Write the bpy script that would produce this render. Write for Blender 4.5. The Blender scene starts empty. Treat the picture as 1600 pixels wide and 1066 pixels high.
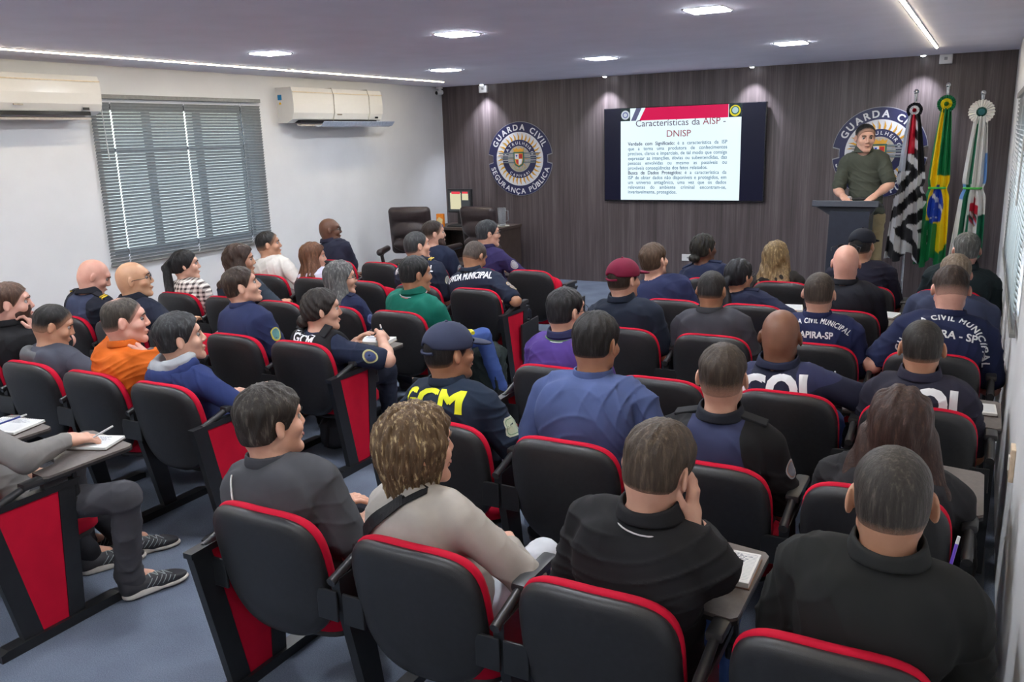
import bpy, math, random
import numpy as np
from mathutils import Vector, Matrix, Euler
from mathutils.bvhtree import BVHTree
R_ = math.radians
PI = math.pi
SC = bpy.context.scene
COL = SC.collection
rng = np.random.RandomState(7)

# ------------------------------------------------------------------ object helpers
def tag(o, label=None, cat=None, group=None, kind=None):
    if label: o['label'] = label
    if cat: o['category'] = cat
    if group: o['group'] = group
    if kind: o['kind'] = kind
    return o
def link(name, me, parent=None, loc=None):
    o = bpy.data.objects.new(name, me)
    COL.objects.link(o)
    if parent is not None: o.parent = parent
    if loc is not None: o.location = loc
    return o
def empty(name, loc, rz=0.0):
    o = bpy.data.objects.new(name, None); COL.objects.link(o)
    o.location = loc; o.rotation_euler = (0, 0, rz); o.empty_display_size = .1
    return o
def copy_tree(o, parent=None):
    c = o.copy(); COL.objects.link(c)
    if parent is not None: c.parent = parent
    for ch in o.children: copy_tree(ch, c)
    return c

class MB:
    """collects polygons of one part"""
    def __init__(s): s.v = []; s.f = []; s.m = []
    def add(s, vs, fs, mi=0, M=None):
        b = len(s.v)
        for p in vs:
            p = Vector(p)
            if M is not None: p = M @ p
            s.v.append(tuple(p))
        for f in fs: s.f.append([b+i for i in f]); s.m.append(mi)
        return s
    def box(s, c, d, mi=0, M=None, bev=0.0):
        x, y, z = [q/2 for q in d]
        if bev <= 0:
            vs = [(c[0]+a*x, c[1]+b*y, c[2]+e*z) for a in (-1, 1) for b in (-1, 1) for e in (-1, 1)]
            return s.add(vs, [(0,1,3,2),(4,6,7,5),(0,4,5,1),(2,3,7,6),(0,2,6,4),(1,5,7,3)], mi, M)
        b_ = min(bev, x*.98, y*.98, z*.98)
        import bmesh
        bm = bmesh.new(); bmesh.ops.create_cube(bm, size=1)
        for v in bm.verts: v.co = (c[0]+v.co.x*2*x, c[1]+v.co.y*2*y, c[2]+v.co.z*2*z)
        bmesh.ops.bevel(bm, geom=bm.edges[:], offset=b_, segments=2, affect='EDGES', profile=.6)
        bm.verts.index_update()
        s.add([v.co[:] for v in bm.verts], [[v.index for v in f.verts] for f in bm.faces], mi, M)
        bm.free(); return s
    def prism(s, pts, axis, a, b, mi=0, M=None):
        """pts 2d outline; axis 'x','y','z' extrusion from a to b"""
        def P(p, t):
            if axis == 'x': return (t, p[0], p[1])
            if axis == 'y': return (p[0], t, p[1])
            return (p[0], p[1], t)
        n = len(pts)
        vs = [P(p, a) for p in pts]+[P(p, b) for p in pts]
        fs = [list(range(n))[::-1], list(range(n, 2*n))]+[(i, (i+1) % n, n+(i+1) % n, n+i) for i in range(n)]
        return s.add(vs, fs, mi, M)
    def cyl(s, a, b, ra, rb=None, n=16, mi=0, caps=True, M=None):
        rb = ra if rb is None else rb
        a = Vector(a); b = Vector(b); d = (b-a).normalized()
        u = d.orthogonal().normalized(); w = d.cross(u)
        vs = []; 
        for c, r in ((a, ra), (b, rb)):
            for i in range(n):
                t = 2*PI*i/n; vs.append(tuple(c+u*(r*math.cos(t))+w*(r*math.sin(t))))
        fs = [(i, (i+1) % n, n+(i+1) % n, n+i) for i in range(n)]
        if caps: fs += [list(range(n))[::-1], list(range(n, 2*n))]
        return s.add(vs, fs, mi, M)
    def tube(s, pts, r, n=8, mi=0, M=None):
        pts = [Vector(p) for p in pts]; rs = r if isinstance(r, (list, tuple)) else [r]*len(pts)
        vs = []; fs = []; up = None
        for i, p in enumerate(pts):
            d = (pts[min(i+1, len(pts)-1)]-pts[max(i-1, 0)]).normalized()
            u = d.orthogonal().normalized() if up is None else (up-d*up.dot(d)).normalized()
            up = u; w = d.cross(u)
            for k in range(n):
                t = 2*PI*k/n; vs.append(tuple(p+u*(rs[i]*math.cos(t))+w*(rs[i]*math.sin(t))))
        m = len(pts)
        for i in range(m-1):
            for k in range(n): fs.append((i*n+k, i*n+(k+1) % n, (i+1)*n+(k+1) % n, (i+1)*n+k))
        fs += [list(range(n))[::-1], list(range((m-1)*n, m*n))]
        return s.add(vs, fs, mi, M)
    def sphere(s, c, r, n=12, mi=0, M=None):
        r = (r, r, r) if not isinstance(r, (tuple, list)) else r
        vs = [(c[0], c[1], c[2]+r[2])]; m = n//2
        for i in range(1, m):
            t = PI*i/m
            for k in range(n):
                p = 2*PI*k/n; vs.append((c[0]+r[0]*math.sin(t)*math.cos(p), c[1]+r[1]*math.sin(t)*math.sin(p), c[2]+r[2]*math.cos(t)))
        vs.append((c[0], c[1], c[2]-r[2])); L = len(vs)-1
        fs = [(0, 1+k, 1+(k+1) % n) for k in range(n)]
        for i in range(m-2):
            for k in range(n): fs.append((1+i*n+k, 1+(i+1)*n+k, 1+(i+1)*n+(k+1) % n, 1+i*n+(k+1) % n))
        b = 1+(m-2)*n
        fs += [(b+k, L, b+(k+1) % n) for k in range(n)]
        return s.add(vs, fs, mi, M)
    def mesh(s, name, mats, smooth=False):
        me = bpy.data.meshes.new(name)
        me.from_pydata(s.v, [], s.f)
        for m in (mats if isinstance(mats, (list, tuple)) else [mats]): me.materials.append(m)
        me.polygons.foreach_set('material_index', s.m)
        if smooth:
            me.polygons.foreach_set('use_smooth', [True]*len(s.f))
        me.update()
        return me
    def build(s, name, mats, parent=None, loc=None, smooth=False):
        me = s.mesh(name, mats, smooth)
        if smooth: 
            try: me.set_sharp_from_angle(angle=R_(40))
            except Exception: pass
        return link(name, me, parent, loc)

# ------------------------------------------------------------------ materials
MATS = {}
def lin(c):
    return tuple((x/12.92 if x <= .04045 else ((x+.055)/1.055)**2.4) for x in c)
def hexc(h):
    h = h.lstrip('#'); return lin([int(h[i:i+2], 16)/255 for i in (0, 2, 4)])
def nodemat(key):
    m = bpy.data.materials.new(key); m.use_nodes = True
    nt = m.node_tree; b = nt.nodes['Principled BSDF']
    MATS[key] = m
    return m, nt, b
def N(nt, t, **kw):
    n = nt.nodes.new(t)
    for k, v in kw.items(): setattr(n, k, v)
    return n
def noise(nt, scale, coord='Object', detail=3, stretch=None, rough=.5):
    tc = N(nt, 'ShaderNodeTexCoord'); mp = N(nt, 'ShaderNodeMapping')
    nt.links.new(tc.outputs[coord], mp.inputs['Vector'])
    if stretch: mp.inputs['Scale'].default_value = stretch
    n = N(nt, 'ShaderNodeTexNoise'); n.inputs['Scale'].default_value = scale
    n.inputs['Detail'].default_value = detail; n.inputs['Roughness'].default_value = rough
    nt.links.new(mp.outputs[0], n.inputs['Vector'])
    return n
def ramp(nt, src, stops):
    r = N(nt, 'ShaderNodeValToRGB')
    el = r.color_ramp.elements
    while len(el) < len(stops): el.new(.5)
    for e, (p, c) in zip(el, stops): e.position = p; e.color = (*c, 1)
    nt.links.new(src, r.inputs['Fac'])
    return r
def bump(nt, b, src, strength, dist=.002):
    bp = N(nt, 'ShaderNodeBump'); bp.inputs['Strength'].default_value = strength
    bp.inputs['Distance'].default_value = dist
    nt.links.new(src, bp.inputs['Height']); nt.links.new(bp.outputs[0], b.inputs['Normal'])
def sc(c, f): return tuple(min(1, x*f) for x in c)
def mat_var(key, c, rough=.6, scale=40, amt=.12, bmp=0, bscale=None, metal=0, spec=.5, sheen=0, stretch=None, bdist=.002):
    """plain surface with slight procedural variation"""
    if key in MATS: return MATS[key]
    m, nt, b = nodemat(key)
    n = noise(nt, scale, stretch=stretch)
    r = ramp(nt, n.outputs['Fac'], [(.3, sc(c, 1-amt)), (.7, sc(c, 1+amt))])
    nt.links.new(r.outputs[0], b.inputs['Base Color'])
    b.inputs['Roughness'].default_value = rough; b.inputs['Metallic'].default_value = metal
    b.inputs['Specular IOR Level'].default_value = spec
    if sheen: b.inputs['Sheen Weight'].default_value = sheen
    if bmp:
        n2 = noise(nt, bscale or scale*4, detail=2, stretch=stretch); bump(nt, b, n2.outputs['Fac'], bmp, bdist)
    return m
def mat_emit(key, c, s):
    if key in MATS: return MATS[key]
    m, nt, b = nodemat(key)
    b.inputs['Base Color'].default_value = (*sc(c, .12), 1); b.inputs['Specular IOR Level'].default_value = .2; b.inputs['Roughness'].default_value = .3
    b.inputs['Emission Color'].default_value = (*c, 1); b.inputs['Emission Strength'].default_value = s
    return m
def fabric(c, rough=.85):
    key = 'fabric_%02x%02x%02x' % tuple(int(255*x) for x in c)+'_%d' % int(rough*100)
    return mat_var(key, c, rough, 9, .13, .35, 900, spec=.25, bdist=.0008)
def two_fabric(c1, c2):
    key = 'fabric_two_'+''.join('%02x' % int(255*x) for x in (*c1, *c2))
    if key in MATS: return MATS[key]
    m, nt, b = nodemat(key); at = N(nt, 'ShaderNodeAttribute'); at.attribute_name = 'panel_side'
    g = N(nt, 'ShaderNodeMath', operation='GREATER_THAN'); nt.links.new(at.outputs['Fac'], g.inputs[0]); g.inputs[1].default_value = 0
    n = noise(nt, 9); r1 = ramp(nt, n.outputs['Fac'], [(.3, sc(c1, .87)), (.7, sc(c1, 1.13))]); r2 = ramp(nt, n.outputs['Fac'], [(.3, sc(c2, .87)), (.7, sc(c2, 1.13))])
    mx = N(nt, 'ShaderNodeMixRGB'); nt.links.new(g.outputs[0], mx.inputs[0]); nt.links.new(r1.outputs[0], mx.inputs[1]); nt.links.new(r2.outputs[0], mx.inputs[2])
    nt.links.new(mx.outputs[0], b.inputs['Base Color']); b.inputs['Roughness'].default_value = .85; b.inputs['Specular IOR Level'].default_value = .25
    n2 = noise(nt, 900, detail=2); bump(nt, b, n2.outputs['Fac'], .35, .0008)
    return m
def skin(c):
    key = 'skin_%02x%02x%02x' % tuple(int(255*x) for x in c)
    if key in MATS: return MATS[key]
    m, nt, b = nodemat(key)
    n = noise(nt, 14)
    r = ramp(nt, n.outputs['Fac'], [(.3, (c[0]*.92, c[1]*.82, c[2]*.8)), (.7, sc(c, 1.08))])
    nt.links.new(r.outputs[0], b.inputs['Base Color'])
    b.inputs['Roughness'].default_value = .48
    b.inputs['Subsurface Weight'].default_value = .0
    n2 = noise(nt, 350, detail=2); bump(nt, b, n2.outputs['Fac'], .15, .0008)
    return m
def hairmat(c, c2=None, skn=None):
    c2 = c2 or sc(c, 1.9)
    key = 'hair_'+''.join('%02x' % int(255*x) for x in (*c, *c2, *(skn or ())))
    if key in MATS: return MATS[key]
    m, nt, b = nodemat(key)
    n = noise(nt, 90, detail=5, stretch=(1.0, 1.0, .11), rough=.65)
    r = ramp(nt, n.outputs['Fac'], [(.30, sc(c, .55)), (.54, c), (.80, c2)])
    src = r.outputs[0]
    if skn is not None:      # scalp shows between the hairs where they are cut short
        at = N(nt, 'ShaderNodeAttribute'); at.attribute_name = 'hair_cover'; n3 = noise(nt, 420, detail=2)
        ma = N(nt, 'ShaderNodeMath', operation='MULTIPLY_ADD'); nt.links.new(n3.outputs['Fac'], ma.inputs[0]); ma.inputs[1].default_value = .6; ma.inputs[2].default_value = -.16
        ad = N(nt, 'ShaderNodeMath', operation='ADD', use_clamp=True); nt.links.new(at.outputs['Fac'], ad.inputs[0]); nt.links.new(ma.outputs[0], ad.inputs[1])
        mx = N(nt, 'ShaderNodeMixRGB'); nt.links.new(ad.outputs[0], mx.inputs[0]); mx.inputs[1].default_value = (*sc(skn, .75), 1); nt.links.new(src, mx.inputs[2]); src = mx.outputs[0]
    nt.links.new(src, b.inputs['Base Color'])
    b.inputs['Roughness'].default_value = .52; b.inputs['Specular IOR Level'].default_value = .28
    n2 = noise(nt, 130, detail=3, stretch=(1, 1, .12), rough=.7); bump(nt, b, n2.outputs['Fac'], .9, .004)
    return m

# ------------------------------------------------------------------ text
FONT_CACHE = {}
def text_geo(txt, size, bold=0.0, align='CENTER', spacing=1.0, ext=0.0):
    cu = bpy.data.curves.new('txt', 'FONT'); cu.body = txt; cu.size = size
    cu.align_x = align; cu.align_y = 'CENTER' if align == 'CENTER' else 'BOTTOM_BASELINE'
    cu.space_character = spacing; cu.resolution_u = 3; cu.extrude = ext
    o = bpy.data.objects.new('txt', cu); COL.objects.link(o)
    dg = bpy.context.evaluated_depsgraph_get()
    me = o.evaluated_get(dg).to_mesh()
    vs = [v.co.copy() for v in me.vertices]; fs = [list(p.vertices) for p in me.polygons]
    o.evaluated_get(dg).to_mesh_clear()
    bpy.data.objects.remove(o); bpy.data.curves.remove(cu)
    if bold > 0:       # heavier strokes: the outline repeated around itself in a hair-thin stack
        n0, v0, f0 = len(vs), vs, fs; vs, fs = [], []; b_ = bold*size
        for k_, (dx, dy) in enumerate(((-.8, -.6), (.8, -.6), (.8, .6), (-.8, .6))):
            vs += [Vector((v.x+dx*b_, v.y+dy*b_, k_*.00015)) for v in v0]; fs += [[i+k_*n0 for i in f] for f in f0]
    return vs, fs
def text_width(vs): return (min(v.x for v in vs), max(v.x for v in vs)) if vs else (0, 0)

# ------------------------------------------------------------------ implicit-surface modeller
BIG = .25
def rotm(yaw=0, pitch=0, roll=0):
    """yaw + = turn left, pitch + = look up, roll + = tilt to own right"""
    return np.array((Matrix.Rotation(yaw, 3, 'Z') @ Matrix.Rotation(pitch, 3, 'X') @ Matrix.Rotation(roll, 3, 'Y')), float)
class Cone:
    def __init__(s, a, b, ra, rb, k=.02, op='u'):
        s.a = np.asarray(a, float); s.b = np.asarray(b, float); s.ra = ra; s.rb = rb; s.k = k; s.op = op
        r = max(ra, rb); s.lo = np.minimum(s.a, s.b)-r; s.hi = np.maximum(s.a, s.b)+r
    def __call__(s, P):
        ba = s.b-s.a; L = ba@ba+1e-12; q = P-s.a
        t = np.clip(q@ba/L, 0, 1); q = q-t[:, None]*ba
        return np.sqrt(np.einsum('ij,ij->i', q, q))-(s.ra+(s.rb-s.ra)*t)
class Ell:
    def __init__(s, c, r, M=None, k=.02, op='u'):
        s.c = np.asarray(c, float); s.r = np.asarray(r, float); s.M = np.eye(3) if M is None else M; s.k = k; s.op = op
        e = np.sqrt(((s.M*s.r)**2).sum(1)); s.lo = s.c-e; s.hi = s.c+e
    def __call__(s, P):
        q = (P-s.c)@s.M; a = q/s.r; k0 = np.sqrt((a*a).sum(1)); a = a/s.r; k1 = np.sqrt((a*a).sum(1))+1e-9
        return k0*(k0-1)/k1
class Box:
    def __init__(s, c, h, M=None, r=.01, k=.02, op='u'):
        s.c = np.asarray(c, float); s.h = np.asarray(h, float); s.M = np.eye(3) if M is None else M; s.r = r; s.k = k; s.op = op
        e = np.abs(s.M)@s.h; s.lo = s.c-e; s.hi = s.c+e
    def __call__(s, P):
        q = np.abs((P-s.c)@s.M)-s.h+s.r
        return np.sqrt((np.maximum(q, 0)**2).sum(1))+np.minimum(q.max(1), 0)-s.r
class Fn:
    def __init__(s, f, lo, hi, k=.01, op='u'): s.f = f; s.lo = np.asarray(lo, float); s.hi = np.asarray(hi, float); s.k = k; s.op = op
    def __call__(s, P): return s.f(P)
INF = 50.
def half(p, n, k=.004, op='i'):
    p = np.asarray(p, float); n = np.asarray(n, float); n = n/np.linalg.norm(n)
    return Fn(lambda P: (P-p)@n, [-INF]*3, [INF]*3, k, op)      # keeps the side opposite to n
def field(prims, disp=None):
    def f(P, marg):
        d = np.full(len(P), BIG)
        for g in prims:
            m = marg+g.k
            sel = np.all((P > g.lo-m) & (P < g.hi+m), axis=1)
            if not sel.any(): continue
            full = sel.all()
            b = g(P if full else P[sel]); a = d if full else d[sel]; k = g.k
            if g.op == 'u':
                h = np.clip(.5+.5*(a-b)/k, 0, 1); r = a+(b-a)*h-k*h*(1-h)
            elif g.op == 's':
                h = np.clip(.5-.5*(a+b)/k, 0, 1); r = a+(-b-a)*h+k*h*(1-h)
            else:
                r = np.maximum(a, b)+np.maximum(k-np.abs(a-b), 0)**2*.25/k
            if full: d = r
            else: d[sel] = r
        if disp is not None:
            near = np.abs(d) < .05
            d[near] += disp(P[near])
        return d
    return f
def polygonise(f, lo, hi, h, proj=2):
    lo = np.asarray(lo, float); hi = np.asarray(hi, float); m = 4
    nc = np.ceil((hi-lo)/(h*m)).astype(int); nf = nc*m+1
    ax = [lo[i]+np.arange(nc[i]+1)*h*m for i in range(3)]
    G = np.stack(np.meshgrid(*ax, indexing='ij'), -1).reshape(-1, 3)
    band = h*m*1.0
    C = f(G, band+.03).reshape(nc+1)
    A = np.abs(C); mn = np.full(nc, 9.)
    for i in (0, 1):
        for j in (0, 1):
            for k in (0, 1): mn = np.minimum(mn, A[i:nc[0]+i, j:nc[1]+j, k:nc[2]+k])
    act = mn < band*1.15
    fm = np.zeros(nf, bool)
    am = act.repeat(m, 0).repeat(m, 1).repeat(m, 2)
    for i in (0, 1):
        for j in (0, 1):
            for k in (0, 1): fm[i:nf[0]-1+i, j:nf[1]-1+j, k:nf[2]-1+k] |= am
    V = np.empty(nf, np.float32)
    idx = [np.minimum((np.arange(nf[i])+m//2)//m, nc[i]) for i in range(3)]
    V[:] = np.where(C[np.ix_(*idx)] < 0, -BIG, BIG)
    I = np.argwhere(fm)
    P = lo+I*h
    V[fm] = f(P, h*2.0+.006)
    S = V < 0
    # active cells
    n1 = nf-1
    cnt = np.zeros(n1, np.int8)
    for i in (0, 1):
        for j in (0, 1):
            for k in (0, 1): cnt += S[i:n1[0]+i, j:n1[1]+j, k:n1[2]+k]
    cell = (cnt > 0) & (cnt < 8)
    I = np.argwhere(cell)
    if len(I) == 0: return np.zeros((0, 3)), np.zeros((0, 4), int)
    ids = np.full(n1, -1, np.int64); ids[cell] = np.arange(len(I))
    acc = np.zeros((len(I), 3)); num = np.zeros(len(I))
    corners = [(0,0,0),(1,0,0),(0,1,0),(1,1,0),(0,0,1),(1,0,1),(0,1,1),(1,1,1)]
    vals = [V[I[:, 0]+c[0], I[:, 1]+c[1], I[:, 2]+c[2]].astype(float) for c in corners]
    for a, b in ((0,1),(2,3),(4,5),(6,7),(0,2),(1,3),(4,6),(5,7),(0,4),(1,5),(2,6),(3,7)):
        va, vb = vals[a], vals[b]; x = (va < 0) != (vb < 0)
        t = np.where(x, va/np.where(x, va-vb, 1), 0)
        ca, cb = np.array(corners[a], float), np.array(corners[b], float)
        acc += np.where(x[:, None], ca+(cb-ca)*t[:, None], 0); num += x
    X = lo+(I+acc/num[:, None])*h
    F = []
    for axis in range(3):
        o = [1, 1, 1]; o[axis] = 0
        s0 = [slice(o_ , None) for o_ in o]; 
        a0 = [slice(1, n1[i]) if i != axis else slice(0, n1[i]) for i in range(3)]
        a1 = [slice(1, n1[i]) if i != axis else slice(1, n1[i]+1) for i in range(3)]
        x = S[tuple(a0)] != S[tuple(a1)]
        E = np.argwhere(x)
        if len(E) == 0: continue
        E0 = E.copy()
        for i in range(3):
            if i != axis: E0[:, i] += 1
        u, w = [(1, 2), (2, 0), (0, 1)][axis]
        def cid(du, dw):
            J = E0.copy(); J[:, u] -= du; J[:, w] -= dw
            return ids[J[:, 0], J[:, 1], J[:, 2]]
        q = np.stack([cid(1, 1), cid(0, 1), cid(0, 0), cid(1, 0)], 1)
        neg = S[E0[:, 0], E0[:, 1], E0[:, 2]]
        q[~neg] = q[~neg][:, ::-1]
        F.append(q)
    F = np.concatenate(F); F = F[(F >= 0).all(1)]
    for _ in range(proj):
        e = h*.3; mg = h*2+.006
        d = f(X, mg)
        g = np.stack([f(X+np.eye(3)[i]*e, mg)-d for i in range(3)], 1)/e
        gn = (g*g).sum(1); st = -(d/np.maximum(gn, .25))[:, None]*g
        L = np.sqrt((st*st).sum(1)); st *= np.minimum(1, .7*h/np.maximum(L, 1e-9))[:, None]
        X = X+st
    return X, F
def np_mesh(name, X, F, mats, smooth=True):
    me = bpy.data.meshes.new(name)
    n = len(F)
    me.vertices.add(len(X)); me.vertices.foreach_set('co', np.asarray(X, np.float32).ravel())
    me.loops.add(n*4); me.loops.foreach_set('vertex_index', F.ravel().astype(np.int32))
    me.polygons.add(n); me.polygons.foreach_set('loop_start', np.arange(0, n*4, 4, dtype=np.int32))
    try: me.polygons.foreach_set('loop_total', np.full(n, 4, np.int32))
    except Exception: pass
    for m in (mats if isinstance(mats, (list, tuple)) else [mats]): me.materials.append(m)
    me.update(calc_edges=True); me.validate()
    me.polygons.foreach_set('use_smooth', np.ones(len(me.polygons), bool))
    return me
def sdf_obj(name, prims, h, mats, parent=None, disp=None, pad=.02):
    us = [g for g in prims if g.op == 'u']
    lo = np.min([g.lo for g in us], 0)-pad; hi = np.max([g.hi for g in us], 0)+pad
    X, F = polygonise(field(prims, disp), lo, hi, h)
    if len(F) == 0: return None
    return link(name, np_mesh(name, X, F, mats), parent)
# ------------------------------------------------------------------ people
HAIRLINE_Y = [-.13, -.05, -.022, .0, .020, .044, .060, .085, .13]
HAIRLINE_Z = [-.052, -.046, -.026, -.020, -.012, .022, .047, .074, .10]
def sstep(x, a, b):
    t = np.clip((x-a)/(b-a), 0, 1); return t*t*(3-2*t)
def unit(v): v = np.asarray(v, float); return v/(np.linalg.norm(v)+1e-12)
CR1 = (np.array([0, -.012, .032]), np.array([.077, .098, .088]))
CR2 = (np.array([0, -.032, -.018]), np.array([.064, .072, .068]))
def skull_d(q):
    def el(c, r):
        a = (q-c)/r; k0 = np.sqrt((a*a).sum(1)); a = a/r; return k0*(k0-1)/(np.sqrt((a*a).sum(1))+1e-9)
    a, b = el(*CR1), el(*CR2); k = .03; h = np.clip(.5+.5*(a-b)/k, 0, 1)
    return a+(b-a)*h-k*h*(1-h)
def head_prims(H, M, s, jaw=1.0, ear=1.0):
    L = lambda *p: H+M@(np.array(p)*s)
    V = lambda *r: np.array(r)*s
    g = [Ell(L(*CR1[0]), V(*CR1[1]), M, .03), Ell(L(*CR2[0]), V(*CR2[1]), M, .03*s),
         Ell(L(0, .030, -.030), V(.060*jaw, .062, .080), M, .025),
         Cone(L(-.045*jaw, .005, -.062), L(-.018, .072, -.098), .020*s, .017*s, .025), Cone(L(.045*jaw, .005, -.062), L(.018, .072, -.098), .020*s, .017*s, .025),
         Ell(L(0, .082, -.100), V(.022, .014, .016), M, .018),
         Ell(L(0, .076, .040), V(.052, .018, .020), M, .02),                                # brow
         Ell(L(-.033, .082, .012), V(.016, .012, .011), M, .010, 's'), Ell(L(.033, .082, .012), V(.016, .012, .011), M, .010, 's'),
         Cone(L(0, .089, .018), L(0, .106, -.020), .008*s, .0115*s, .014), Ell(L(-.010, .098, -.027), V(.009, .009, .008), M, .007), Ell(L(.010, .098, -.027), V(.009, .009, .008), M, .007),
         Ell(L(-.045, .060, -.022), V(.022, .022, .020), M, .025), Ell(L(.045, .060, -.022), V(.022, .022, .020), M, .025),
         Ell(L(0, .091, -.056), V(.024, .010, .0065), M, .006), Ell(L(0, .088, -.069), V(.021, .011, .0075), M, .006)]
    for sg in (-1, 1):
        Me = M@rotm(sg*R_(28), 0, R_(-6*sg))
        g += [Ell(L(sg*.083, -.016, -.001), V(.0075, .0185*ear, .031*ear), Me, .008),
              Ell(L(sg*.093, -.010, .003), V(.0055, .011, .019), Me, .005, 's')]
    return g
def hand_prims(W, d, nrm, side, curl=.3, s=1.0, spread=.10, point=False):
    d = unit(d); nrm = unit(nrm-d*np.dot(d, nrm)); th = unit(np.cross(nrm, d))*side   # towards the thumb
    M = np.stack([th, d, nrm], 1)
    g = [Box(W+d*.048*s, (.038*s, .048*s, .0125*s), M, .012*s, .015), Cone(W-d*.01, W+d*.03*s, .026*s, .028*s, .02)]
    for i, (o, L) in enumerate(((.029, .070), (.0098, .079), (-.0098, .073), (-.029, .057))):
        b = W+d*.090*s+th*o*s; a = .0
        dd = unit(d+th*(o/.029)*spread)
        c = curl*(.55 if (point and i == 0) else 1.0)
        p = b-d*.012*s
        for j, fr in enumerate((.46, .30, .24)):
            a += c*(.8, 1.15, .8)[j]
            v = dd*math.cos(a)-nrm*math.sin(a)
            q = p+v*L*fr*s*(1.15 if j == 0 else 1)
            g.append(Cone(p, q, (.0094-.0008*j)*s, (.0088-.0008*j)*s, .004)); p = q
    p = W+d*.022*s+th*.024*s; v = unit(d*.75+th*.75-nrm*.35)
    q = p+v*.045*s; g.append(Cone(p, q, .0135*s, .0108*s, .010))
    v = unit(d*1.0+th*(.35-.5*curl)-nrm*(.35+.5*curl)); g.append(Cone(q, q+v*.032*s, .0105*s, .0085*s, .004))
    return g
def ik(S, W, l1, l2, hint):
    S = np.array(S, float); W = np.array(W, float); v = W-S; D = np.linalg.norm(v)
    mx = (l1+l2)*.995
    if D > mx: W = S+v/D*mx; v = W-S; D = mx
    mn = abs(l1-l2)+.03
    if D < mn: W = S+v/D*mn; v = W-S; D = mn
    u = v/D; a = (l1*l1-l2*l2+D*D)/(2*D); h = math.sqrt(max(l1*l1-a*a, 0))
    n = unit(np.asarray(hint, float)-u*np.dot(u, hint))
    return S+u*a+n*h, W
def wrinkle(seed, amp=.003, calm=None):
    r = np.random.RandomState(seed)
    D = [unit(r.normal(size=3)*np.array([.75, .5, 1.2])) for _ in range(5)]; F = r.uniform(16, 58, 5); ph = r.uniform(0, 6, 10)
    def disp(P):
        w = .6*np.sin(P[:, 0]*11+ph[5])+.6*np.sin(P[:, 2]*13+ph[6])+.5*np.sin(P[:, 1]*12+ph[7])
        t = 0
        for i in range(5):
            x = np.sin(P@D[i]*F[i]*.8+ph[i]+w*2.6+.9*np.sin(P@D[(i+1) % 5]*9+ph[(i+3) % 10]))
            mk = sstep(np.sin(P@D[(i+2) % 5]*(7+2*i)+ph[9-i]), -.4, .8)
            t = t+(1-np.abs(x))**3*mk*(1.3 if i < 3 else 1.0)
        o = -(t-.35)*amp*.85
        if calm is not None: o = o*sstep(np.sqrt(((P-calm)**2).sum(1)), .08, .17)
        return o
    return disp
def add_eyes(root, H, M, s, brow, iris=(.03, .018, .01)):
    L = lambda *p: H+M@(np.array(p)*s)
    for sg in (-1, 1):
        m = MB(); m.sphere(L(sg*.032, .0750, .0105), .0118*s, 12, 0); m.sphere(L(sg*.032, .0792, .0105), .0088*s, 10, 1)
        m.build('eye', [mat_var('eye_white', (.34, .32, .31), .3, 30, .02), mat_var('iris_brown', iris, .2, 30, .1)], root, smooth=True)
    for sg in (-1, 1):
        b = MB(); b.tube([L(sg*.014, .097, .030), L(sg*.030, .095, .036), L(sg*.050, .080, .030)], [.0035*s, .0042*s, .002*s], 6)
        b.build('eyebrow', brow, root, smooth=True)
    b = MB(); b.tube([L(-.022, .0945, -.0625), L(-.008, .1015, -.060), L(.008, .1015, -.060), L(.022, .0945, -.0625)], [.0015*s, .0042*s, .0042*s, .0015*s], 6)
    b.build('lips', mat_var('lips', (.32, .10, .08), .45, 30, .05), root, smooth=True)
def add_glasses(root, H, M, s, col=(.02, .02, .02), up=0.0, dark=False, label=None):
    off = np.array([0, -.090*up, .096*up]); 
    L = lambda *p: H+M@((np.array(p)+off)*s)
    m = MB()
    for sg in (-1, 1):
        c = np.array([sg*.033, .103, .010]); pts = []
        for k in range(13):
            a = 2*PI*k/12; pts.append(L(c[0]+.026*math.cos(a)*(1.02), c[1]-abs(.026*math.cos(a)+0)*.12, c[2]+.018*math.sin(a)))
        m.tube(pts, .0018*s, 6)
        m.tube([L(sg*.058, .098, .016), L(sg*.083, .06, .012), L(sg*.086, -.005, .008), L(sg*.084, -.022, -.012)], .0018*s, 6)
    m.tube([L(-.008, .105, .016), L(0, .108, .018), L(.008, .105, .016)], .0018*s, 6)
    o = m.build('glasses', mat_var('glasses_frame', col, .3, 30, .1), root, smooth=True)
    if dark:
        o.name = 'sunglasses'
        q = MB()
        for sg in (-1, 1):
            c = np.array([sg*.033, .102, .010]); pts = [L(c[0]+.025*math.cos(2*PI*k/14), c[1], c[2]+.017*math.sin(2*PI*k/14)) for k in range(14)]
            q.add(pts, [list(range(14))]); 
        q.build('lens', mat_var('dark_lens', (.02, .02, .025), .1, 30, .1), o)
    return o
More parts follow.
